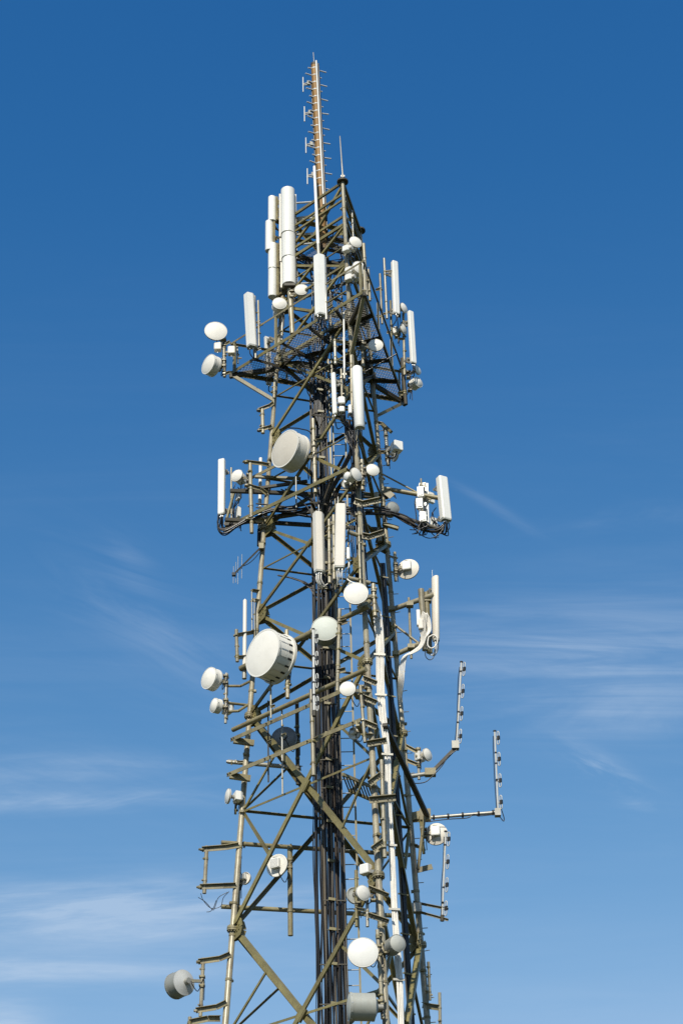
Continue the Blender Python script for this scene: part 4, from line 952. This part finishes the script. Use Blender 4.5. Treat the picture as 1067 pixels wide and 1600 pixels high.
pole('dark clamp post left of the rear-facing dish below the long right arm', 662, 1334, 656.5, 1276, ('R', -.15), 3.2, [((658, 1282, ('R', -.15)), (645, 1283, ('R', 0))), ((661, 1325, ('R', -.15)), (648, 1322, ('R', 0)))], m=STEEL, rings=5, armw=.08)
st = thing('strut_plate', 'thin slanting strut ending in a small flat plate right of the right leg', 'bracket', U(652, 1357, ('R', -.1)))
tubeo('strut', [U(663, 1275, ('R', -.25)), U(653, 1358, ('R', -.2))], .045, STEEL2, st, 8)
MB().bar(U(651, 1360, ('R', -.2)), U(675, 1354, ('R', -.2)), .02, .15).build('plate', STEEL2, st)
dipole_stick('dipole stick antenna hanging right of the leg below the rear-facing dish', 690.5, 1437, 696, 1300, ('R', -.35), 4, 1)
ar = thing('outrigger_boom', 'two thin parallel arms on the right leg at the dipole stick foot', 'arm', onleg('R', 1418))
for x0, y0, x1, y1 in ((645, 1410, 700, 1421), (646, 1423, 700, 1438)):
    MB().angle(U(x0, y0, ('R', 0)), U(x1, y1, ('R', -.4)), .055, .01, V((0, 1, 0)), .05).build('arm', STEEL2, ar)
MB().box(U(651, 1419, ('R', -.1)), XA, YA, ZA, (.26, .2, .24)).build('clamp_plate', GALV, ar)
# step bolts and clamp plates on the front leg
clampplate('clamp plate with bolts over the white cable bundle at the front leg', [(574, 1163), (604, 1158)], ('F', -.16))
clampplate('long clamp plate joining front leg and side pipe below the slanting beams', [(577, 1251), (618, 1247)], ('F', -.3), .15)
clampplate('dark slanting clamp plate on the front leg beneath the slanting beams', [(577, 1225), (596, 1211)], ('F', -.25))
clampplate('dark slanting clamp plate on the front leg above its bolted flange', [(582, 1328), (600, 1315)], ('F', -.25))
for yy, lb in ((1060, 'upper'), (1090, 'middle'), (1128, 'lower')):
    clampplate('%s of three short stacked clamp plates on the front leg beside the white cables' % lb, [(566, yy), (588, yy + 9)], ('F', -.17), .12)
pole('long thick pipe right of the front leg in front of the white cables', 601, 1340, 596, 1188, ('F', -.2), 4.6, [((598, 1250, ('F', -.2)), (585, 1252, ('F', 0))), ((600, 1325, ('F', -.2)), (590, 1328, ('F', 0)))], rings=4)

# ------------------------------------------------------------------ lower left
pipe_on_arms('spare mount pipe on two plates left of the left leg, above the left flange', 319.5, 1396, 323.5, 1322, ('L', -.1), 4.2, 'L', ((1387, 1386), (1328, 1323)), w=.13)
lw = thing('loose_wires', 'thin loose wires dangling under the spare pipe on the left', 'wires', U(335, 1424, ('L', -.2)))
cable_px(lw, [(314, 1396), (318, 1407), (330, 1419), (345, 1416), (349, 1403), (358, 1393)], ('L', -.2), .009, CABLE, 'wire', 5)
cable_px(lw, [(310, 1402), (322, 1410), (333, 1422), (337, 1415), (342, 1402), (356, 1394)], ('L', -.2), .009, CABLE, 'wire', 5)
cable_px(lw, [(323, 1425), (329, 1424), (334, 1418), (338, 1407)], ('L', -.2), .009, CABLE, 'wire', 5)
pipe_on_arms('mount pipe on two cranked plates carrying the grey drum at lower left', 313.5, 1588, 318, 1497, ('L', -.15), 4.0, 'L', ((1579, 1568), (1503, 1493)), w=.13, rings=3)
dish('grey drum dish at the lower left with its pale back turned to the tower', 274, 1541, ('L', .0), 40, -138, 'drum', el=0, attach=(316, 1533, ('L', -.15)), fm=RADOME, sm=GSHROUD, bm=PALE, depth_=.34, odu=False)
pole('short pipe with plate at the bottom left edge of the view', 296, 1640, 297, 1589, ('L', -.2), 4, [((296.5, 1598, ('L', -.2)), (325, 1592, ('L', -.15)), (344, 1592, ('L', 0)))], armw=.14, rings=1)
hx = thing('cross_pipes', 'two long horizontal pipes behind the lower tower with a hanging pipe', 'pipes', onleg('L', 1420))
for y0, y1 in ((1316.5, 1336), (1416.5, 1432)):
    a, b = U(346, y0, ('RL', .12)), U(640, y1, ('RL', .05)); tubeo('tube', [a, b], .06, STEEL2, hx, 12)
    for f in (.08, .12, .36, .55): clampo(lerp(a, b, f), (b - a).normalized(), .06, hx)
tubeo('hanging_pipe', [U(454, 1462, ('RL', -.12)), U(453, 1321, ('RL', -.12))], .07, STEEL2, hx, 12)
for yy in (1327, 1424): clampo(U(453.5, yy, ('RL', -.12)), ZA, .07, hx)
dish('white dish seen from behind with white box at the lower left of the tower', 434, 1353, ('RL', -.3), 37, 152, attach=(453, 1350, ('RL', -.12)))
pole('thin dark pipe behind the left leg at the lower two pipes', 371, 1456, 376, 1325, ('L', .35), 3.2, [((373, 1420, ('L', .35)), (366, 1419, ('L', .1)))], m=STEEL, rings=5, armw=.08)
dish('small cluttered dish back behind the left leg, between the two long pipes', 384, 1373, ('L', .3), 20, 150, attach=(374, 1376, ('L', .35)), sm=CREAM)
# ------------------------------------------------------------------ lower right
dish('round white dish on the lower front leg, biggest face-on dish near the bottom', 567, 1488, ('F', -.6), 48, 0, attach=(592, 1486, ('F', -.2)), odu=False, depth_=.28, fm=WHITE)
pole('thick clamp pipe right of the biggest face-on dish', 598, 1592, 589.5, 1453, ('F', -.2), 4.3, [((590, 1462, ('F', -.2)), (594, 1462, ('F', 0))), ((597, 1570, ('F', -.2)), (600, 1570, ('F', 0)))], rings=6)
dish('grey-white drum dish in front of the white cables on the lower right', 621, 1473.5, ('F', -.35), 27, 25, 'drum', attach=(603, 1482, ('F', -.1)), fm=GREYR, sm=GSHROUD, depth_=.3, odu=False)
dish('small white dish leaning right above the biggest face-on dish', 567.5, 1395, ('F', -.45), 25, 33, attach=(583, 1400, ('F', -.2)), odu=False)
dish('dish with dark rim hidden behind the small leaning dish', 553, 1400, ('F', .4), 27, 205, attach=(559, 1404, ('F', .3)), odu=False, sm=GREYR)
pole('short pale hanging pipe below the small leaning dish', 574, 1448, 573.5, 1400, ('F', -.2), 3.6, [((574, 1430, ('F', -.2)), (588, 1434, ('F', 0)))], m=GALV, rings=1, armw=.1)
pole('stub of dark pipe behind the short pale hanging pipe', 557, 1448, 556, 1360, ('F', .3), 3.4, [((557, 1420, ('F', .3)), (570, 1422, ('F', .1)))], m=STEEL, rings=4, armw=.08)
clampplate('pair of slim plates pointing right from the small leaning dish', [(575, 1387), (607, 1400)], ('F', -.3), .08)
clampplate('slim plates below the small leaning dish over the front leg', [(574, 1430), (607, 1441)], ('F', -.3), .1)
dish('pale grey drum dish side-on at the bottom of the tower', 546, 1573, ('F', -.4), 43, -82, 'drum', attach=(594, 1572, ('F', -.2)), fm=GREYR, sm=mat('pale_grey_shroud', (.36, .365, .32), .5, .05, .1, streaks=.3), depth_=.54, odu=False)
pole('short double pipe right of the right leg near the bottom', 671.5, 1563, 669, 1503, ('R', -.2), 3.2, [((671, 1550, ('R', -.2)), (664, 1550, ('R', 0)))], rings=4, armw=.08)
pole('bare pipe on a flat arm at the bottom right of the tower', 688, 1640, 686.5, 1551, ('R', -.3), 3.4, [((687, 1575, ('R', -.3)), (660, 1571, ('R', 0)))], rings=1, armw=.14)
c = U(571, 1360, ('F', .2)); t = thing('radio_box', 'pale box wedged beside the front leg above its lower flange', 'box', c)
MB().prism(c - ZA * .1, [(-.13, -.1), (-.13, .08), (-.1, .1), (.1, .1), (.13, .08), (.13, -.1)], facing(-35).cross(ZA), facing(-35), ZA, .24, .02).build('housing', WHITE, t); MB().bar(c, U(585, 1362, ('F', .05)), .06, .08).build('bracket', GALV, t)

# ------------------------------------------------------------------ cables
tr = thing('cable_trunk', 'thick dark bundle of feeder cables climbing the middle of the tower', 'cables', (-.3, 0, .2))
rnd = random.Random(3)
def trunkx(z): return -.31 - .007 * (z - 17)
nc = 44
for i in range(nc):
    row = i % 3; f = (i // 2) / (nc / 2 - 1)
    m = rnd.choice((CABLE, CABLE, CABLE, CABLE, CABLE, CABLE2, CABLE3)); r = rnd.uniform(.010, .028)
    ztop = rnd.choice((28., 31, 33, 35.4, 36, 39.5, 40)); pts = []
    z = .2; wdt = .74; drift = rnd.choice((0, 0, .02, .05, .12)); ph = rnd.uniform(0, 6)
    while z < ztop:
        w_ = wdt * min(1, max(.5, 1 - (z - 20) / 28))
        fz = min(1, max(0, f + drift * math.sin(z * .35 + ph)))
        pts.append(V((trunkx(z) + (fz - .5) * w_ + rnd.uniform(-.018, .018), -.14 + row * .08 + rnd.uniform(-.02, .02), z))); z += 1.3
    # top end bends away to one of the legs or faces
    e = pts[-1]; tgt_ = leg(rnd.choice('LFR'), min(ztop + .6, 41)); pts += [lerp(e, tgt_, .3) + ZA * .4, lerp(e, tgt_, .7) + ZA * .3]
    tubeo('cable', smooth(pts, 2), r, m, tr, 6)
for i in range(4):           # slimmer strands outside the bundle
    pts = [V((trunkx(z) - .38 * min(1, max(.5, 1 - (z - 20) / 28)) - .012 * i + rnd.uniform(-.03, .03), -.05 + rnd.uniform(-.05, .05), z)) for z in [12 + j * 1.6 for j in range(8 + i)]]
    tubeo('cable', smooth(pts, 3), .010, CABLE, tr, 5)
z = 12.3
while z < 36:
    w_ = .78 * min(1, max(.5, 1 - (z - 20) / 28))
    wa, wc = rnd.uniform(-.1, .52), rnd.uniform(.1, .54)
    MB().bar(V((trunkx(z) - w_ * wa, -.17, z)), V((trunkx(z) + w_ * wc, -.17, z + rnd.uniform(-.03, .03))), .02, .03).build('clamp_bar', DARK, tr)
    MB().bar(V((trunkx(z) - .06, -.19, z + .03)), V((trunkx(z) + .12, -.19, z)), .04, .07).build('cable_hanger', STEEL, tr)
    z += rnd.uniform(.75, 1.1)
# ladder-like tray uprights behind the trunk
for s_ in (-.38, .12, .4):
    MB().bar(V((trunkx(10) + s_, .06, .2)), V((trunkx(36) + s_ * .7, .06, 36)), .06, .05, YA).build('tray_rail', STEEL2 if s_ > .3 else DARK, tr)

wb = thing('white_cable_bundle', 'bundle of white cables running down beside the front leg', 'cables', U(626, 1660, ('F', .3)))
path = [(586, 936), (590, 965), (593, 1010), (594, 1060), (597, 1110), (602, 1150), (606, 1190), (607, 1240), (609, 1290), (613, 1350), (616, 1420), (620, 1480), (624, 1540), (627, 1600), (631, 1680)]
for i in range(8):
    o = (i - 3.5) * 1.6
    pts = [(x + o * (.75 if y < 960 else 1.) * (.72 if y > 1140 else 1) + rnd.uniform(-.7, .7), y + (abs(o) * 1.5 if j == 0 else 0), ('F', .28 + .03 * (i % 2))) for j, (x, y) in enumerate(path)]
    if i < 4: pts = pts[1:]
    tubeo('cable', smooth([U(*p) for p in pts], 3), .0165, WCABLE, wb, 7)
for (x, y) in ((593, 1022), (595, 1085), (605, 1178), (607, 1250), (611, 1320), (616, 1420), (623, 1530)):
    a, b = U(x - 9, y, ('F', .24)), U(x + 9, y + 1, ('F', .24)); MB().bar(a, b, .025, .05).build('cable_strap', GALV, wb)
bb = thing('brown_cable_run', 'dark brown cables running down between front and right legs', 'cables', U(645, 1660, ('R', -1.2)))
for i in range(6):
    pts = [(601 + i * 1.5 + (y - 1000) * .062 + rnd.uniform(-.8, .8), y) for y in range(880, 1700, 70)]
    tubeo('cable', smooth([U(x, y, ('R', -1.1 + .05 * (i % 3))) for x, y in pts], 2), rnd.uniform(.018, .028), rnd.choice((CABLE, CABLE, CABLE2, CABLE3)), bb, 6)
for y in range(900, 1640, 62):
    x = 601 + (y - 1000) * .062
    MB().bar(U(x - 4, y, ('R', -1.16)), U(x + 12, y + 3, ('R', -1.16)), .03, .035).build('clamp_bar', STEEL, bb)
# dark feeders running down the front leg from the platform to the middle
ff = thing('feeder_cables', 'tangle of black feeder cables around the front leg below the platform', 'cables', U(556, 760, ('F', .2)))
for i in range(20):
    x0 = 528 + rnd.uniform(0, 34); y0 = rnd.uniform(640, 672)
    pts = [U(x0, y0, ('F', rnd.uniform(-.35, .1))), U(548 + rnd.uniform(-6, 12), 690 + rnd.uniform(-8, 8), ('F', rnd.uniform(-.1, .15))), U(556 + rnd.uniform(-7, 9), 725, ('F', .15)), U(556 + rnd.uniform(-8, 10), 770, ('F', .25)), U(560 + rnd.uniform(-10, 14), 860, ('F', .35)), U(566 + rnd.uniform(-8, 12), 960, ('F', .35))]
    if i % 3 == 0: pts = pts[:3] + [U(530 + rnd.uniform(-6, 6), 760, ('y', -.4)), U(515 + rnd.uniform(-8, 8), 800, ('y', -.2))]
    tubeo('cable', smooth(pts, 4), rnd.uniform(.014, .024), rnd.choice((CABLE, CABLE, CABLE, CABLE2)), ff, 6)
for i in range(14):
    o = rnd.uniform(-5, 5); w_ = rnd.uniform(-4, 4)
    if i % 2: q = [(560 + o, 668 + w_, ('F', .05)), (552 + o, 700 + w_, ('F', .1)), (530 + o, 745 + w_, ('LF', -.1)), (512 + o, 782 + w_, ('LF', -.4)), (506 + o, 830, ('LF', -.7))]
    else: q = [(550 + o, 660 + w_, ('F', 0)), (555 + o, 700, ('F', .12)), (558 + o, 740 + w_, ('F', .2)), (560 + o, 800, ('F', .25)), (566 + o, 900, ('F', .3))]
    tubeo('cable', smooth([U(*t_) for t_ in q], 4), rnd.uniform(.018, .028), CABLE, ff, 6)
hc = thing('cross_cables', 'black cable bundle crossing the tower level with the two booms', 'cables', U(520, 805, ('y', .2)))
for i in range(10):
    o = rnd.uniform(-7, 7)
    q = [(400, 792 + o), (440, 795 + o * .8), (490, 802 + o), (530, 800 + o * .6), (575, 797 + o), (610, 800 + o * .7)]
    cable_px(hc, q if i % 2 else q[:3] if i % 4 else q[2:], ('y', .25 + .05 * (i % 3)), .02, CABLE)
bc = thing('boom_cables', 'black cables slung along the lower right boom', 'cables', U(650, 830, ('R', -.2)))
for i in range(7):
    o = rnd.uniform(-3, 3)
    cable_px(bc, [(560, 806 + o), (590, 800 + o * 2), (612, 802 + o), (635, 812 + o * 2), (660, 826 + o), (680, 829 + o), (692, 822 + o), (695, 812)][0 if i % 2 else 1:], ('R', -.3 - .05 * (i % 3)), .019, CABLE if i % 3 else CABLE2)
cable_px(bc, [(640, 818), (655, 834), (672, 841), (688, 832), (696, 815)], ('R', -.4), .014, CABLE)
cable_px(bc, [(655, 778), (648, 783), (650, 805), (651, 818)], ('R', -.4), .016, CABLE)
lc = thing('boom_cables', 'black cables slung along the left boom to the left panel antenna', 'cables', U(380, 820, ('LF', .45)))
for i in range(9):
    o = rnd.uniform(-3, 3)
    cable_px(lc, [(500, 786 + o), (460, 795 + o * 2), (425, 797 + o), (395, 808 + o * 2), (372, 820 + o), (352, 831 + o * 2), (341, 825 + o), (341, 806 + o)], ('L', -.25 - .03 * (i % 3)), .017, CABLE if i % 3 else CABLE2)
for i in range(8):
    o = rnd.uniform(-7, 7)
    cable_px(lc, [(347 + o * .5, 803), (344 + o, 815), (348 + o, 828 + rnd.uniform(-4, 5)), (358 + o, 826), (364 + o * .4, 812)], ('LF', .6 + rnd.uniform(-.1, .1)), .013, CABLE)
pc = thing('platform_cables', 'black cables looping under the platform towards the tower centre', 'cables', (0, 0, 35.7))
for i in range(26):
    a_ = rnd.uniform(0, 6.28); r0 = rnd.uniform(1.0, 2.1)
    p = V((math.cos(a_) * r0, math.sin(a_) * r0 * .8, 35.75 + rnd.uniform(-.1, .25))); q = V((trunkx(34) + rnd.uniform(-.2, .25), rnd.uniform(-.15, .1), 34.6 + rnd.uniform(-.6, .4)))
    tubeo('cable', smooth([p, lerp(p, q, .35) + V((rnd.uniform(-.3, .3), rnd.uniform(-.3, .3), rnd.uniform(-.1, .15))), lerp(p, q, .75) + V((rnd.uniform(-.15, .15), rnd.uniform(-.15, .15), .1)), q, q - ZA * .8]), rnd.uniform(.014, .022), CABLE, pc, 6)
tc_ = thing('platform_cables', 'black cables hanging around the upper deck below the mast', 'cables', (0, 0, 39.8))
for i in range(14):
    a_ = rnd.uniform(0, 6.28); r0 = rnd.uniform(.5, 1.1)
    p = V((math.cos(a_) * r0, math.sin(a_) * r0 * .8, 39.9 + rnd.uniform(-.1, .3))); q = V((rnd.uniform(-.4, .3), rnd.uniform(-.3, .3), 38.4 + rnd.uniform(-.6, .6)))
    tubeo('cable', smooth([p, lerp(p, q, .4) + V((rnd.uniform(-.3, .3), rnd.uniform(-.3, .3), -.1)), q, q - ZA * 1.5 + V((rnd.uniform(-.2, .2), 0, 0))]), rnd.uniform(.012, .02), CABLE, tc_, 6)
